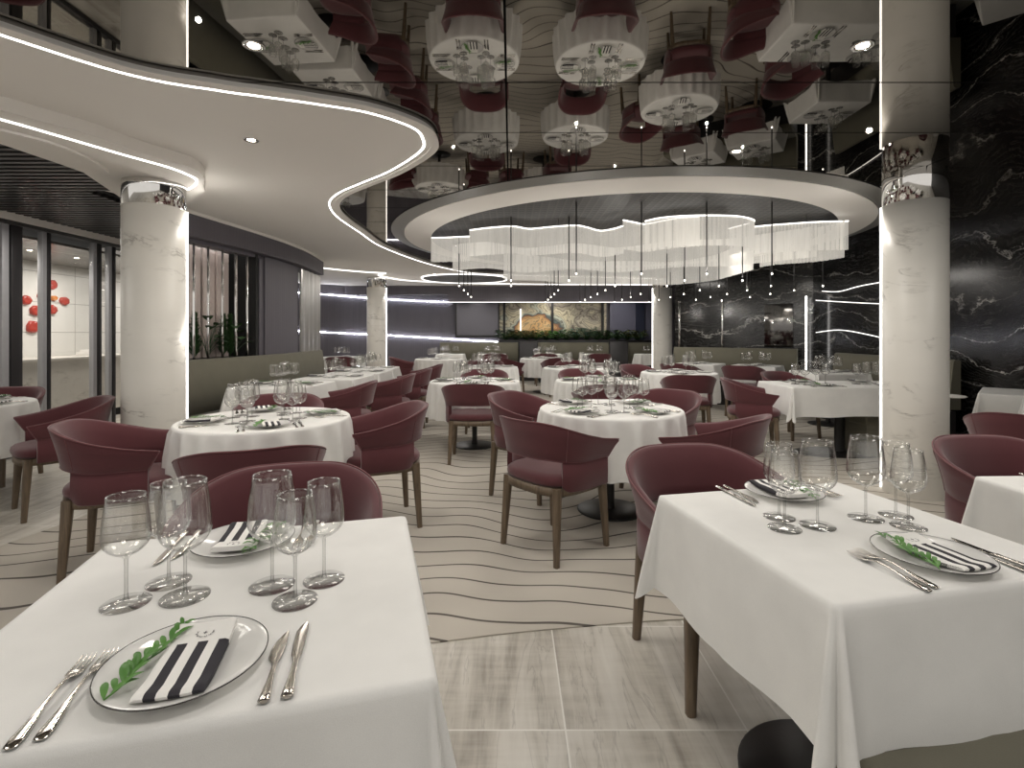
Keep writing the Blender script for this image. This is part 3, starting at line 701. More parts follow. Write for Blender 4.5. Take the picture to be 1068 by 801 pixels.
# ------------------------------------------------------------------ chair
def build_chair():
    t=thing('dining_chair','placeholder one two three','chair')
    A,B,YA=.285,.275,.165
    L1=pi/2*.28; tot=L1+YA
    def plan(s):                                   # s -1..1, 0 at the middle of the back
        sg=1 if s>=0 else -1; u=abs(s)*tot
        if u<L1:
            a=u/L1*pi/2; x=A*sin(a)**.82 if a>0 else 0; y=-B*max(0,cos(a))**.82
        else: x=A; y=u-L1
        return Vector((sg*x,y,0))
    def nor(s):
        a=plan(max(-1,s-.01)); b=plan(min(1,s+.01)); d=(b-a).normalized(); return Vector((d.y,-d.x,0))
    sm=lambda a,b,x:(lambda k:k*k*(3-2*k))(max(0,min(1,(x-a)/(b-a))))
    ztop=lambda s:.807-.137*sm(.15,1.08,abs(s))
    zbot=lambda s:.588-.022*sm(.2,.7,abs(s))
    n=48; P=[]; ptop=[]; pin=[]; seam=[]
    for i in range(n+1):
        s=-1+2*i/n; p=plan(s); q_=nor(s); zb,zt=zbot(s),ztop(s); th=.034; fl=.052-.012*abs(s); fw=.055*sm(.75,1,abs(s))
        def pt(o,f,z):                              # o: across thickness (0 outside, 1 inside), f: height share
            return p+q_*(fl*f**1.3 - o*th)+Vector((0,fw*f,z))
        hh=zt-zb
        row=[pt(0,0,zb+.004),pt(0,.3,zb+hh*.3),pt(0,.65,zb+hh*.65),pt(0,.94,zt-.012),pt(.2,1,zt-.002),pt(.5,1.02,zt+.002),pt(.8,1,zt-.002),pt(1,.94,zt-.012),pt(1,.6,zb+hh*.6),pt(1,.25,zb+hh*.25),pt(1,0,zb+.004),pt(.75,0,zb-.003),pt(.25,0,zb-.003)]
        P.append(row); ptop.append(pt(.1,1,zt+.0)); seam.append(pt(-.01,0,zb+.002)); pin.append(pt(.97,.97,zt-.006))
    mb=MB(); mb.grid(P,wrap_v=True)
    for e in (0,-1): mb.add(P[e],[tuple(range(13)) if e==0 else tuple(range(13))[::-1]],0,True)
    br=obj('backrest',mb,M['maroon'],t)
    sp=MB(); sp.tube(ptop,.0035,6); sp.tube([ptop[0]]+[P[0][k]+(P[0][k]-P[0][5])*.0 for k in (3,2,1,0)],.003,6); sp.tube([P[-1][k] for k in (4,3,2,1,0)],.003,6)
    for k in (13,35): sp.tube([P[k][m]+nor(-1+2*k/n)*.0008 for m in range(0,5)],.0018,6)
    sp.tube([P[k][0]+nor(-1+2*k/n)*.001 for k in range(n+1)],.002,6)
    obj('piping',sp,M['piping'],br)
    for sg in (-1,1):                              # side panels between seat and back band
        P=[]
        for i in range(15):
            s=sg*(.42+.575*i/14); p=plan(s); q_=nor(s); zb=zbot(s); lo=.405+.0*i
            if i<3: lo=.405+(.03,.01,.0)[i]
            th=.03; c=-.002
            P.append([p+q_*c+Vector((0,0,lo+.008)),p+q_*(c+.002)+Vector((0,0,(lo+zb)/2)),p+q_*c+Vector((0,0,zb+.01)),p+q_*(c-th)+Vector((0,0,zb+.01)),p+q_*(c-th)+Vector((0,0,(lo+zb)/2)),p+q_*(c-th)+Vector((0,0,lo+.008)),p+q_*(c-th*.6)+Vector((0,0,lo)),p+q_*(c-th*.25)+Vector((0,0,lo))])
        mb=MB(); mb.grid(P,wrap_v=True)
        for e in (0,-1): mb.add(P[e],[tuple(range(8)) if (e==0)==(sg>0) else tuple(range(8))[::-1]],0,True)
        obj('side_panel',mb,M['maroon'],t)
    def sup(a,b,cy,k,n=40,ex=.62):
        return [(a*(abs(cos(w))**ex)*(1 if cos(w)>0 else -1),cy+b*(abs(sin(w))**ex)*(1 if sin(w)>0 else -1)) for w in [2*pi*i/n for i in range(n)]]
    lv=[(.0001,.508),(.45,.507),(.8,.503),(.93,.495),(.985,.482),(1,.465),(.99,.447),(.95,.436),(.0001,.432)]
    P=[]
    base=sup(.262,.262,.005,0)
    for (x,y) in base: P.append([(x*k,.005+(y-.005)*k,z) for k,z in lv])
    obj('seat',MB().grid(P,wrap_u=True),M['maroon'],t)
    P=[]
    for (x,y) in sup(.255,.255,.0,0): P.append([(x,y,.432),(x,y,.385),(x*.86,y*.86,.385),(x*.86,y*.86,.432)])
    obj('seat_frame',MB().grid(P,wrap_u=True,wrap_v=True),M['wood'],t)
    for sx in (-1,1):
        for sy in (-1,1):
            mb=MB(); rows=[]
            for k in range(7):
                f=k/6; z=.432*(1-f); w=.024-.009*f; cx_=sx*(.205+.020*f); cy_=sy*(.200+.025*f)
                rows.append([(cx_+w*cos(a)*(1.25 if True else 1),cy_+w*sin(a)*1.25,z) for a in [pi/4+pi/2*i+o for i in range(4) for o in (-.25,.25)]])
            mb.grid(rows,wrap_v=True); mb.add(rows[-1],[tuple(range(8))],0,False); mb.add(rows[0],[tuple(range(8))[::-1]],0,False)
            obj('leg',mb,M['wood'],t)
    return t
KC=Kind(build_chair)
def chair(x,y,heading,label,group='maroon dining chairs'):
    KC.place((x,y,.006 if inside(x,y) else 0),R(heading-90),label,group)
def inside(x,y):
    c=False; n=len(cb); j=n-1
    for i in range(n):
        if (cb[i][1]>y)!=(cb[j][1]>y) and x<(cb[j][0]-cb[i][0])*(y-cb[i][1])/(cb[j][1]-cb[i][1])+cb[i][0]: c=not c
        j=i
    return c

# ------------------------------------------------------------------ tables and cloths
TZ=.76
def build_round_table():
    t=thing('round_table','placeholder one two three','table')
    obj('tabletop',MB().lathe([(.0001,.73),(.49,.73),(.50,.735),(.50,.748),(.495,.752),(.0001,.752)],48),M['dark'],t)
    obj('pedestal',MB().lathe([(.035,.02),(.03,.06),(.03,.70),(.12,.73)],24),M['black'],t)
    obj('base',MB().lathe([(.0001,.018),(.05,.018),(.235,.011),(.242,.007),(.242,.0),(.0001,0)],48),M['black'],t); return t
KRT=Kind(build_round_table)
def build_square_table():
    t=thing('square_table','placeholder one two three','table')
    obj('tabletop',MB().box(-.355,.355,-.355,.355,.73,.752,b=.006),M['dark'],t)
    obj('pedestal',MB().lathe([(.035,.02),(.03,.06),(.03,.70),(.12,.73)],24),M['black'],t)
    obj('base',MB().lathe([(.0001,.018),(.05,.018),(.255,.011),(.262,.007),(.262,.0),(.0001,0)],48),M['black'],t); return t
KST=Kind(build_square_table)
def round_cloth(seed,Rr=.52,drop=.40,n=22):
    r=random.Random(seed); ph=[r.uniform(0,6) for _ in range(6)]; N=220; P=[]
    for i in range(N):
        a=2*pi*i/N
        w=cos(n*a+ph[0]+1.1*sin(2*a+ph[1])+.7*sin(3*a+ph[2])); w=w*(.75+.25*w); am=.026+.008*sin(3*a+ph[4])
        row=[(Rr*k,TZ) for k in (.9,.965)]
        row+=[(Rr*.988,TZ-.002),(Rr*1.0,TZ-.008),(Rr*1.006,TZ-.018)]
        for s in (.08,.18,.3,.45,.6,.75,.9,1.0):
            row.append((Rr*1.006+.016*s+am*min(1,.35+s*1.4)*w,TZ-.018-(drop-.018)*s))
        P.append([(q*cos(a),q*sin(a),z) for q,z in row])
    mb=MB().grid(P,wrap_u=True); mb.add([p[0] for p in P],[tuple(range(len(P)))],0,True); return mb
def square_cloth(hx,hy,seed,drop=.285,rc=.02):
    r=random.Random(seed); ph=[r.uniform(0,6) for _ in range(4)]
    per=[]                                          # (corner point, outward normal, corner phi or None, distance to corner)
    cs=[(1,1),(-1,1),(-1,-1),(1,-1)]
    for ci,(sx,sy) in enumerate(cs):
        a0=ci*pi/2
        for k in range(17):
            f=k/16; a=a0+f*pi/2; per.append(((sx*(hx-rc)),(sy*(hy-rc)),cos(a),sin(a),(f-.5)*2,0))
        nx=cs[(ci+1)%4]; a=a0+pi/2; Lx=(nx[0]*(hx-rc)-sx*(hx-rc)); Ly=(nx[1]*(hy-rc)-sy*(hy-rc)); m=16
        for k in range(1,m):
            f=k/m; dist=min(f,1-f)*math.hypot(Lx,Ly); per.append((sx*(hx-rc)+Lx*f,sy*(hy-rc)+Ly*f,cos(a),sin(a),None,dist if f<.5 else -dist))
    P=[]
    for (x,y,nx,ny,phi,dist) in per:
        ss=(0,.06,.14,.25,.4,.55,.7,.85,1.0)
        if phi is not None:
            env=1-abs(phi)**6*.35; rid=sin(pi*abs(phi))**1.0
            o1=.018+.060*rid; dz=1.03+.17*rid
        else:
            e=math.exp(-abs(dist)/.07); o1=.018+.010*sin(abs(dist)*14+ph[0])+.014*e; dz=1.0+.05*e+.02*sin((x+y)*9+ph[1])
        row=[(0,0,TZ)] if False else []
        row.append((x+nx*.001,y+ny*.001,TZ)); row.append((x+nx*rc*.3,y+ny*rc*.3,TZ))
        row.append((x+nx*rc*.8,y+ny*rc*.8,TZ-.003)); 
        for s in ss:
            row.append((x+nx*(rc+o1*s**1.05),y+ny*(rc+o1*s**1.05),TZ-.014-(drop-.014)*s*(1+(dz-1)*s)))
        P.append(row)
    mb=MB().grid(P,wrap_u=True); mb.add([p[0] for p in P],[tuple(range(len(P)))],0,True); return mb
rcl=[round_cloth(s).mesh('tablecloth',[M['cloth']]) for s in (1,2,3)]
for m in rcl: pass
def table(kind,x,y,rot,tname,seed=0,hx=.37,hy=.37,drop=.285,cloth_obj=True):
    z=.006 if inside(x,y) else 0
    if kind=='r':
        KRT.place((x,y,0.006 if z else 0),R(rot),'black pedestal table under the cloth, the '+tname,'round pedestal tables')
        o=obj('tablecloth',rcl[seed%3],None,loc=(x,y,0),rotz=R(rot)); tag(o,'white pleated floor-length-looking cloth on the '+tname if False else 'round white tablecloth with soft pleats on the '+tname,'tablecloth','white round tablecloths')
    else:
        t=KST.place((x,y,z),R(rot),'black pedestal table under the cloth, the '+tname,'square pedestal tables')
        if abs(hx-.37)>.02 or abs(hy-.37)>.02: t.scale=(hx/.37,hy/.37,1)
        o=obj('tablecloth',square_cloth(hx,hy,seed,drop),M['cloth'],loc=(x,y,0),rotz=R(rot)); tag(o,'square white tablecloth with draped corners on the '+tname,'tablecloth','white square tablecloths')
    return o

# ------------------------------------------------------------------ tableware
def prof_big(): return dict(h=.243,zb=.098,mr=.0495,mz=.143,rr=.0385,fr=.0465)
def prof_small(): return dict(h=.220,zb=.098,mr=.0430,mz=.136,rr=.0335,fr=.0440)
def bowl_prof(d):
    t=.0011; zb,h,mr,mz,rr=d['zb'],d['h'],d['mr'],d['mz'],d['rr']
    o=[(.0045,zb-.006)]
    for k in range(1,8):
        f=k/7; a=f*pi/2; o.append((.0045+(mr-.0045)*sin(a)**1.15,zb+(mz-zb)*(1-cos(a))**.95))
    for k in range(1,9):
        f=k/8; o.append((mr+(rr-mr)*f**1.6,mz+(h-mz)*f))
    inn=[(max(.0001,r-t),z+(.0015 if i<5 else 0)) for i,(r,z) in enumerate(o)]; inn[0]=(.0001,zb+.002)
    return o+inn[::-1]
def glass_parts(d):
    bo=MB().lathe(bowl_prof(d),40)
    bo.lathe([(d['rr']+.0012*cos(a),d['h']+.0012*sin(a)) for a in [2*pi*i/6 for i in range(6)]],40,closed=True)
    stm=MB().lathe([(.0062,.006),(.0042,.012),(.0034,.03),(.0034,.075),(.0040,d['zb']-.006)],12)
    ft=MB().lathe([(.0001,.0),(d['fr'],.0),(d['fr']+.0005,.0010),(d['fr'],.0020),(.018,.0035),(.007,.0055),(.0001,.006)],32)
    return bo,stm,ft
def build_glass(d,nm):
    def f():
        t=thing('wine_glass','placeholder one two three','wine glass'); b,s,ft=glass_parts(d)
        obj('bowl',b,M['glass'],t); obj('stem',s,M['stemglass'],t); obj('foot',ft,M['foot'],t); return t
    return f
KGb,KGs=Kind(build_glass(prof_big(),'large')),Kind(build_glass(prof_small(),'small'))
def far_glass(d):
    b,s,ft=glass_parts(d); mb=MB(); mb.add(b.v,b.f,0); mb.add(s.v,s.f,0); mb.add(ft.v,ft.f,1); return mb.mesh('wine_glass',[M['glass'],M['foot']])
FGb,FGs=far_glass(prof_big()),far_glass(prof_small())
def build_plate():
    t=thing('plate','placeholder one two three','plate')
    obj('dish',MB().lathe([(.0001,.003),(.065,.003),(.080,.006),(.105,.0135),(.121,.0175),(.122,.0185),(.120,.0195),(.104,.0155),(.079,.009),(.064,.0058),(.0001,.0055)],64),M['plate'],t)
    obj('rim',MB().lathe([(.1212,.0180),(.1227,.0182),(.1227,.0194),(.1212,.0198)],64,closed=True),M['rim'],t); return t
KPt=Kind(build_plate)
def platez(r):
    pr=[(0,.0058),(.064,.0058),(.079,.009),(.104,.0155),(.120,.0195),(.2,.0195)]
    for (a,za),(b,zb) in zip(pr,pr[1:]):
        if a<=r<=b: return za+(zb-za)*(r-a)/(b-a)
    return .0195
def napkin_mesh():
    W,L=.0475,.094; mb=MB()
    ys=[-L+ 2*L*i/30 for i in range(31)]; xs=[-W+2*W*i/16 for i in range(17)]
    base=lambda x,y: platez(math.hypot(x,y))+.0045+.002*sin((y+L)/(2*L)*pi)
    def zz(x,y):
        e=min(1,(y+L)/.016); hgt=.0105+(.0015 if y>.042 else 0)
        return base(x,y)+hgt*.5+hgt*.5*sqrt(max(0,1-(1-e)**2))
    up=[[(x,y,zz(x,y)-(.003 if abs(x)>W*.99 else 0)) for x in xs] for y in ys]
    lo=[[(x,y+(.002 if y<-L*.99 else 0),base(x,y)) for x in xs] for y in ys]
    mb.grid(up); mb.grid([r[::-1] for r in lo])
    mb.grid([[up[0][i],lo[0][i]] for i in range(17)]); mb.grid([[lo[-1][i],up[-1][i]] for i in range(17)])
    mb.grid([[lo[i][0],up[i][0]] for i in range(31)]); mb.grid([[up[i][-1],lo[i][-1]] for i in range(31)])
    return mb
def napkin_emblem():
    mb=MB(); c=(0.004,.067); z=platez(.067)+.0045+.0120+.002
    for k in range(22):
        a=-pi*.42+ (k/21)*pi*1.84+ -pi/2+pi/2; a=pi/2+pi*.08+ (2*pi-.16*pi)*k/21
        r=.0125; p=Vector((c[0]+r*cos(a),c[1]+r*sin(a),z)); d_=Vector((cos(a+.7*(1 if k%2 else -1)),sin(a+.7*(1 if k%2 else -1)),0)); s=Vector((-d_.y,d_.x,0))
        mb.add([p-d_*.002,p+s*.0009,p+d_*.004,p-s*.0009],[(0,3,2,1)],0,False)
    mb.box(c[0]-.0006,c[0]+.0006,c[1]-.004,c[1]+.004,z-.0004,z+.0001); mb.box(c[0]-.003,c[0]+.003,c[1]-.0006,c[1]+.0006,z-.0004,z+.0001)
    return mb
def build_napkin():
    t=thing('napkin','placeholder one two three','napkin')
    obj('folded_cloth',napkin_mesh(),M['napkin'],t); obj('wreath_emblem',napkin_emblem(),flat('emblem_ink',(.05,.045,.05),.7),t,label='small dark wreath emblem'); return t
KN=Kind(build_napkin)
NF=napkin_mesh().mesh('napkin',[M['napkin']])
def sprig_parts(seed=3):
    r=random.Random(seed); st=MB(); lf=MB()
    pts=[Vector((.006*sin(k*1.1)+.004*k*.3,-.095+.019*k,.004+.002*sin(k*.9))) for k in range(11)]
    st.tube(pts,[.0013]*9+[.001,.0006],6)
    for k in range(26):
        f=k/25; i=min(9,int(f*10)); p=pts[i]+(pts[i+1]-pts[i])*(f*10-i); sd=1 if k%2 else -1
        L=(.038-.014*f)*(.8+.4*r.random()); d_=Vector((sd*(.35+.35*r.random()),.85,.05+.45*r.random())).normalized(); s=d_.cross(Vector((0,0,1))).normalized(); u=s.cross(d_); rows=[]
        for q_ in range(6):
            t=q_/5; w=L*.16*sin(pi*(t*.96+.02))**.8; c=p+d_*L*t+u*(L*.12*sin(pi*t)); rows.append([c-s*w+u*w*.4,c,c+s*w+u*w*.4])
        lf.grid(rows)
    return st,lf
def build_sprig():
    t=thing('leaf_sprig','placeholder one two three','sprig'); st,lf=sprig_parts()
    obj('stem',st,M['leaf'],t); obj('leaves',lf,M['leaf'],t); return t
KS=Kind(build_sprig)
def loft_flat(stations,seg=8):                     # (y, x centre, half width, z, half thickness)
    P=[]
    for (y,xc,w,z,h) in stations:
        P.append([(xc+w*cos(a),y,z+h*sin(a)) for a in [2*pi*i/seg for i in range(seg)]])
    mb=MB(); mb.grid(P,wrap_v=True); mb.add(P[0],[tuple(range(seg))[::-1]]); mb.add(P[-1],[tuple(range(seg))]); return mb
def build_fork():
    t=thing('fork','placeholder one two three','fork')
    obj('handle',loft_flat([(-.100,0,.004,.003,.0012),(-.098,0,.0085,.0034,.0018),(-.085,0,.0100,.0040,.0022),(-.060,0,.0078,.0055,.0024),(-.03,0,.0042,.009,.0024),(0,0,.0026,.012,.0022),(.025,0,.0026,.0115,.0020),(.036,0,.0045,.0095,.0016),(.044,0,.0095,.0075,.0011),(.052,0,.0118,.0062,.0010),(.060,0,.0120,.0055,.0009)],12),M['steel'],t)
    for k in range(4):
        x=-.0099+.0066*k
        obj('tine',loft_flat([(.058,x,.0019,.0056,.0009),(.075,x,.0016,.0048,.0009),(.092,x,.0014,.0065,.0008),(.100,x*.98,.0006,.0085,.0005)],6),M['steel'],t)
    return t
def build_knife():
    t=thing('knife','placeholder one two three','knife')
    obj('handle',loft_flat([(-.105,0,.005,.005,.003),(-.102,0,.0095,.0052,.004),(-.085,0,.0085,.005,.0038),(-.055,0,.0058,.0048,.0034),(-.02,0,.0048,.0045,.0032),(-.008,0,.0062,.0045,.0032),(-.004,0,.0062,.0045,.0030)],12),M['steel'],t)
    obj('blade',loft_flat([(-.006,0,.0062,.0040,.0012),(.002,-.001,.0085,.0038,.0009),(.035,-.0015,.0100,.0036,.0007),(.075,-.0010,.0100,.0036,.0007),(.094,.0014,.0066,.0036,.0006),(.104,.0040,.0022,.0036,.0005)],8),M['steel'],t); return t
def build_bknife():
    t=thing('fish_knife','placeholder one two three','knife')
    obj('handle',loft_flat([(-.095,0,.005,.005,.003),(-.092,0,.0090,.0050,.0036),(-.075,0,.0078,.005,.0034),(-.045,0,.0052,.0046,.0030),(-.012,0,.0040,.0045,.0026),(.006,0,.0048,.0042,.0022)],12),M['steel'],t)
    obj('blade',loft_flat([(.002,0,.0045,.0040,.0014),(.016,-.003,.0105,.0037,.0009),(.040,-.002,.0118,.0036,.0008),(.066,.0008,.0090,.0036,.0007),(.086,.0045,.0040,.0036,.0006),(.094,.0065,.0014,.0036,.0005)],8),M['steel'],t); return t
KF,KK,KB=Kind(build_fork),Kind(build_knife),Kind(build_bknife)
def lone(me,name,cat,loc,rz,label,group):
    return tag(obj(name,me,None,loc=loc,rotz=rz),label,cat,group)
def setting(cx,cy,heading,tname,seat,dist,full=2,du=0.0,gdu=None,gv=0.0,nt=0.0):
    # heading: the way the diner looks; u to the diner's right, v ahead
    h=R(heading); v=Vector((cos(h),sin(h))); u=Vector((v.y,-v.x)); rz=h-pi/2
    def P(a,b,z=TZ+.0005): q_=Vector((cx,cy))+u*(a+du)+v*b; return (q_.x,q_.y,z)
    w='%s seat, %s'%(seat,tname)
    if full>=1:
        KPt.place(P(0,-dist),rz,'clear glass plate with dark rim, '+w,'dinner plates')
        if full>=2: KN.place(P(.008,-dist-.010),rz+R(nt),'black and white striped napkin, '+w,'striped napkins')
        else: lone(NF,'napkin','napkin',P(.008,-dist-.010),rz+R(nt),'black and white striped napkin, '+w,'striped napkins')
    if full>=2:
        KS.place(P(-.060,-dist+.010,TZ+.016),rz+R(-12),'green leaf sprig on plate rim, '+w,'green leaf sprigs')
        KF.place(P(-.137,-dist-.022),rz,'steel fork next to plate, '+w,'dinner forks')
        KF.place(P(-.166,-dist-.030),rz,'steel fork farther from plate, '+w,'dinner forks')
        KB.place(P(.140,-dist-.03),rz,'steel butter knife next to plate, '+w,'table knives')
        KK.place(P(.172,-dist-.018),rz,'steel dinner knife farther from plate, '+w,'table knives')
    gd=-dist+.25+gv
    gdu=du if gdu is None else gdu
    for i,(a,b,big) in enumerate(((.083,gd+.013,1),(.141,gd-.069,0),(.19,gd+.011,0))):
        a+=gdu-du
        lab=('large clear wine glass, ' if big else ('small clear wine glass in front, ' if i==1 else 'small clear wine glass at outside, '))+w
        if full>=2: (KGb if big else KGs).place(P(a,b),rz,lab,'clear wine glasses')
        else: lone(FGb if big else FGs,'wine_glass','wine glass',P(a,b),rz,lab,'clear wine glasses')

# -- front tables
T='front left square table'
table('s',-.590,1.083,15.3,T,1,.388,.388,.30); 
setting(-.598,1.083,104.9,T,'near',.25,nt=0); setting(-.598,1.083,284.9,T,'far',.27,du=.03,gdu=0)
chair(-.76,1.68,-75,'maroon chair with rounded back behind the front left square table')
T='front right square table'
table('s',.937,1.47,12.3,T,5,.37,.37,.30)
setting(.937,1.47,102.3,T,'near',.235,du=.038,gdu=.045); setting(.937,1.47,282.3,T,'far',.27,du=-.05,gdu=-.022)
chair(.80,2.02,-80,'maroon chair with rounded back behind the front right square table')
T='square table at right edge'
table('s',2.17,1.63,2,T,9,.37,.37,.30)
setting(2.17,1.63,92,T,'near',.25); setting(2.17,1.63,272,T,'far',.25)
chair(2.27,2.22,-88,'maroon chair with rounded back behind the square table at right edge')
bn=thing('upholstered_bench','olive upholstered bench seat in front of the front right square table','bench',(0,0,0),0)
Mx=Matrix.Translation((.66,1.10,0))@Matrix.Rotation(R(12.3),4,'Z')
obj('seat_cushion',MB().box(0,2.2,-.60,0,.36,.46,M=Mx,b=.025),M['olive'],bn); obj('base',MB().box(.03,2.17,-.57,-.03,0,.365,M=Mx),M['dark'],bn)

# -- round tables
def rtable(x,y,tname,chairs,seats,full,seed,rot=0):
    table('r',x,y,rot,tname,seed)
    for (hd,seat) in seats: setting(x,y,hd,tname,seat,.345,full,gv=-.03)
T='round table by left column'
rtable(-1.595,3.34,T,None,[(28,'left'),(118,'near'),(208,'right'),(298,'far')],2,0)
chair(-2.22,2.95,24,'maroon chair on the left side of the round table by left column')
chair(-1.24,2.47,115,'maroon chair in front of the round table by left column')
chair(-.91,3.57,203,'maroon chair on the right side of the round table by left column')
chair(-1.80,3.97,-72,'maroon chair mostly hidden behind the round table by left column')
T='central round table'
rtable(.735,3.79,T,None,[(45,'near-left'),(135,'near-right'),(225,'far-right'),(315,'far-left')],2,1)
chair(.27,3.17,42,'maroon chair seen from behind at the front of the central round table')
chair(.15,4.2,-33,'maroon chair on the far left side of the central round table')
chair(1.25,4.33,225,'maroon chair on the far right side of the central round table')
chair(1.27,3.22,141,'maroon chair on the near right side of the central round table')
T='left round table in second row'
rtable(-.425,5.98,T,None,[(90,'near'),(180,'right'),(270,'far'),(0,'left')],2,2)
chair(-.39,5.32,90,'maroon chair seen squarely from behind at left round table in second row')
chair(-.36,6.88,-90,'maroon chair behind the left round table in second row')
T='right round table in second row'
rtable(1.05,6.06,T,None,[(90,'near'),(180,'right'),(270,'far'),(0,'left')],2,0,40)
chair(.98,5.3,92,'maroon chair in front of the right round table in second row')
chair(.97,6.98,-90,'maroon chair behind the right round table in second row')
T='round table near angled banquette'
rtable(2.39,7.3,T,None,[(78,'near'),(168,'right'),(258,'far'),(348,'left')],1,1,70)
chair(2.22,6.42,78,'maroon chair in front of the round table near the angled banquette')
chair(2.05,8.05,-65,'maroon chair behind the round table near the angled banquette')
T='left round table in third row'
rtable(-.41,8.54,T,None,[(90,'near'),(180,'right'),(270,'far'),(0,'left')],1,2,10)
chair(-.45,9.5,-90,'maroon chair behind the left round table in third row')
T='right round table in third row'
rtable(1.04,8.3,T,None,[(90,'near'),(180,'right'),(270,'far'),(0,'left')],1,0,55)
chair(1.1,9.2,-95,'maroon chair behind the right round table in third row')
T='left round table in fourth row'
rtable(-1.57,11.2,T,None,[(90,'near'),(180,'right'),(270,'far'),(0,'left')],1,1,20)
chair(-2.3,11.0,10,'maroon chair left of the left round table in fourth row')
chair(-.75,11.3,190,'maroon chair right of the left round table in fourth row')
T='right round table in fourth row'
rtable(.73,11.5,T,None,[(90,'near'),(180,'right'),(270,'far'),(0,'left')],1,2,35)
chair(.0,11.2,15,'maroon chair left of the right round table in fourth row')
chair(.98,10.75,100,'maroon chair in front of the right round table in fourth row')
T='round table at left edge'
rtable(-4.4,3.97,T,None,[(0,'left'),(90,'near'),(180,'right'),(270,'far')],2,0,15) if False else rtable(-4.38+0.0,3.97,T,None,[(90,'near'),(180,'right'),(270,'far')],2,0,15)
chair(-3.40,3.86,230,'maroon chair with side to viewer right of the round table at left edge')
chair(-4.6,4.55,-80,'maroon chair behind the round table at left edge')
chair(-3.25,2.72,120,'maroon chair mostly outside the left edge of the view')
T='round table behind far left column'
rtable(-4.0,12.1,T,None,[(90,'near'),(270,'far')],1,1,15)
chair(-3.75,11.3,100,'maroon chair in front of the round table behind far left column')

# -- left run of banquette tables
for i,(x,y,hy,hx) in enumerate([(-2.47,5.58,.44,.38),(-2.25,6.55,.40,.38),(-2.20,7.45,.40,.38),(-2.24,8.28,.34,.38)]):
    T='%s banquette table behind left column'%['first','second','third','fourth'][i]
    table('s',x,y,[-6,-3,0,3][i],T,20+i,hx,hy,.26)
    setting(x,y,180,T,'aisle',.24,1 if i else 2); setting(x,y,0,T,'bench',.24,1 if i else 2)
for i,(x,y,h) in enumerate([(-1.71,5.28,190),(-1.50,6.28,186),(-1.44,7.25,184),(-1.42,8.25,188)]):
    chair(x,y,h,'maroon chair facing the %s banquette table behind left column'%['first','second','third','fourth'][i])
# -- far banquette tables
for i,(x,sd) in enumerate([(-1.62,1),(-.50,2),(1.0,3),(2.25,4),(3.75,5)]):
    T='%s small table along far banquettes'%['first','second','third','fourth','fifth'][i]
    table('s',x,13.75,0,T,30+i,.36,.36,.28)
    setting(x,13.75,90,T,'near',.22,0); setting(x,13.75,270,T,'far',.22,0)
chair(2.2,12.95,90,'maroon chair in front of the fourth small table along far banquettes')
chair(.85,12.95,92,'maroon chair in front of the third small table along far banquettes')
chair(-.4,12.95,92,'maroon chair in front of the second small table along far banquettes')
# -- angled banquette tables at the right
for i,(x,y) in enumerate([(3.45,9.42),(4.22,8.84)]):
    T='%s table on the angled banquette'%['left','right'][i]
    table('s',x,y,-37.5,T,40+i,.38,.37,.28); setting(x,y,52,T,'aisle',.22,1); setting(x,y,232,T,'bench',.22,1)
chair(3.72,8.18,55,'maroon chair facing the right table on the angled banquette')
chair(2.92,8.82,50,'maroon chair facing the left table on the angled banquette')
T='long table beside the right column'
table('s',3.60,5.61,0,T,50,.72,.37,.30)
setting(3.28,5.61,90,T,'near-left',.22,2); setting(3.28,5.61,270,T,'far-left',.22,2)
setting(3.95,5.61,90,T,'near-right',.22,1); setting(3.95,5.61,270,T,'far-right',.22,1)
chair(2.63,5.58,-20,'maroon chair at the left end of the long table beside the right column')
chair(3.55,6.5,-70,'maroon chair behind the long table beside the right column')
be=thing('upholstered_bench','low olive bench under the long table beside the right column','bench'); obj('seat_cushion',MB().box(3.72,4.6,5.36,5.86,.34,.45,b=.02),M['olive'],be); obj('base',MB().box(3.74,4.58,5.38,5.84,0,.345),M['olive'],be)
T='square table behind the long one'
table('s',4.57,7.38,0,T,51,.37,.37,.28); setting(4.57,7.38,0,T,'aisle',.22,1); setting(4.57,7.38,180,T,'bench',.22,1)
T='corner-on square table at right edge'
table('s',4.42,3.9,45,T,52,.37,.37,.28)
chair(3.42,3.38,48,'maroon chair seen from behind at right edge past the column')
T='square table by black marble at right edge'
table('s',4.86,4.76,45,T,53,.37,.37,.30)
tb=thing('reflection_table','small pale table shape standing in for a reflection, partly hidden behind the right column','side table',(4.02,4.72,0))  # solid table shape stands in for a reflection on the marble
obj('tabletop',MB().lathe([(.0001,.73),(.13,.73),(.145,.737),(.13,.744),(.0001,.744)],32),M['plaster'],tb)
obj('stem',MB().lathe([(.012,.0),(.014,.3),(.022,.73)],12),M['plaster'],tb); obj('base',MB().lathe([(.0001,.01),(.10,.008),(.11,0)],24),M['plaster'],tb)

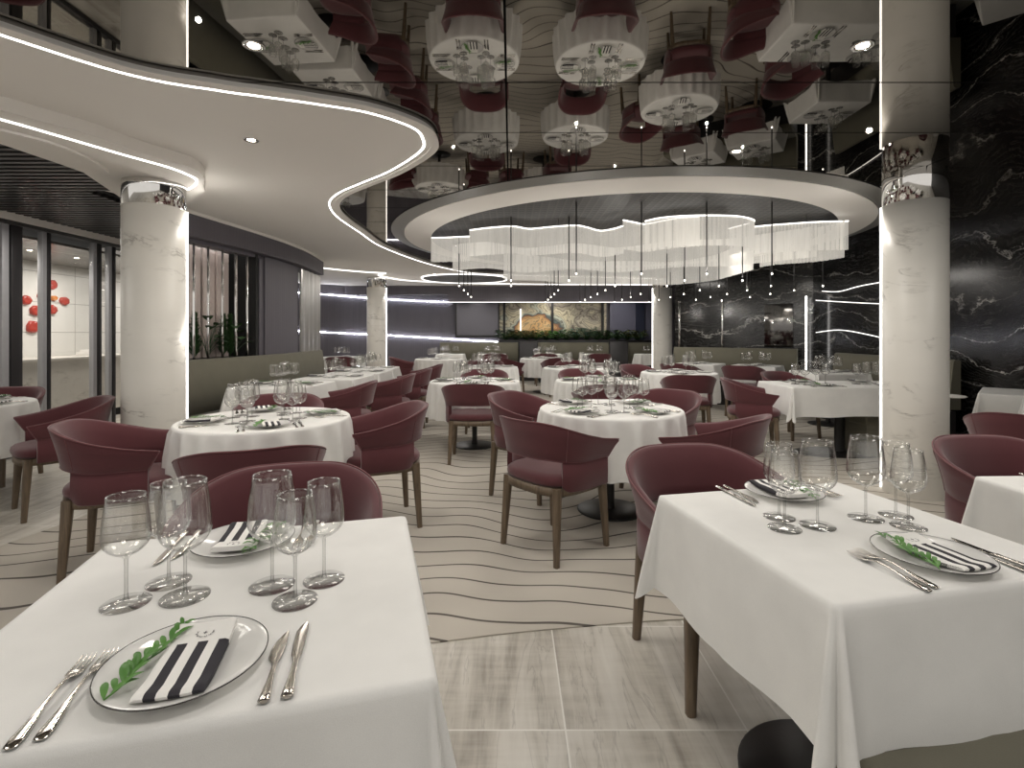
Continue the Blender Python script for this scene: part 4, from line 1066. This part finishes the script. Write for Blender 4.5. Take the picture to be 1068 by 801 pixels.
# ------------------------------------------------------------------ lights
w=bpy.data.worlds.new('w'); bpy.context.scene.world=w; w.use_nodes=True
bg=w.node_tree.nodes['Background']; bg.inputs[0].default_value=(1,.96,.91,1); bg.inputs[1].default_value=.72
def area(x,y,z,e,s=.6,col=(1,.95,.88)):
    l=bpy.data.lights.new('a','AREA'); l.shape='DISK'; l.size=s; l.energy=e; l.color=col
    o=bpy.data.objects.new('added_fill_lamp',l); C.objects.link(o); o.location=(x,y,z)  # unseen soft disc added to light the room, without any fitting
for (x,y) in [(-1.9,.6),(0,.6),(1.9,.6),(-2.0,2.3),(0,2.3),(2.0,2.3),(-1.6,4.3),(.2,4.0),(2.0,3.9),(3.8,2.6),
              (-1.9,6.3),(-2.1,8.3),(3.3,7.0),(2.95,9.5),(-3.9,10.6),(-1.5,10.6),(.5,10.6),(2.3,10.4),(-2,12.9),(0,12.9),(2.4,12.9),(-4.5,3.2),(-4.4,5.4)]:
    area(x,y,2.42,8.9)
for (x,y) in [(.1,6.4),(1.7,6.2),(1.4,7.9)]: area(x,y,2.06,9.6)  # added discs under the strands, throwing light down
area(-6.2,5.5,2.33,17,.6); area(-6.2,7.6,2.33,19,.6); area(-6.2,9.3,2.33,11,.5)  # added fill for the glazed room
area(1.2,14.3,2.35,9,.3); area(-1.0,14.3,2.35,4,.3); area(3.2,14.3,2.35,5,.3)  # added fill to brighten the picture and far banquettes

def glow(x,y,z,e,r=.010,col=(1,.95,.88)):
    l=bpy.data.lights.new('p','POINT'); l.energy=e; l.color=col; l.shadow_soft_size=r
    o=bpy.data.objects.new('bulb_lamp',l); C.objects.link(o); o.location=(x,y,z)
for k,j in ((1,0),(3,0),(-1,1),(4,1),(2,2),(5,3),(1,5),(3,5)): glow(k*.642,5.04+.642*j,1.86,5.0)          # the pendant bulbs
for x,y,z in ((-2.62,4.29,2.25),(-2.62,4.29,1.3),(3.05,4.36,2.2),(-2.85,11.86,2.2),(3.27,11.97,2.2)): glow(x,y,z,2.2,.02)   # the columns' light strips
# ------------------------------------------------------------------ camera
cam=bpy.data.cameras.new('camera'); co=bpy.data.objects.new('camera',cam); C.objects.link(co)
co.location=(0,0,CH); co.rotation_euler=(pi/2,0,0)
cam.sensor_width=36; cam.lens=36*F/1068; cam.shift_x=(534-X0)/1068; cam.shift_y=-(400.5-Y0)/1068; cam.clip_start=.02
sc=bpy.context.scene; sc.camera=co
sc.view_settings.view_transform='Standard'; sc.view_settings.look='None'; sc.view_settings.exposure=.22; sc.view_settings.gamma=1
sc.cycles.max_bounces=10; sc.cycles.transparent_max_bounces=40; sc.cycles.glossy_bounces=5; sc.cycles.diffuse_bounces=4; sc.cycles.caustics_reflective=False; sc.cycles.caustics_refractive=False
sc.cycles.sample_clamp_indirect=6; sc.cycles.use_denoising=True
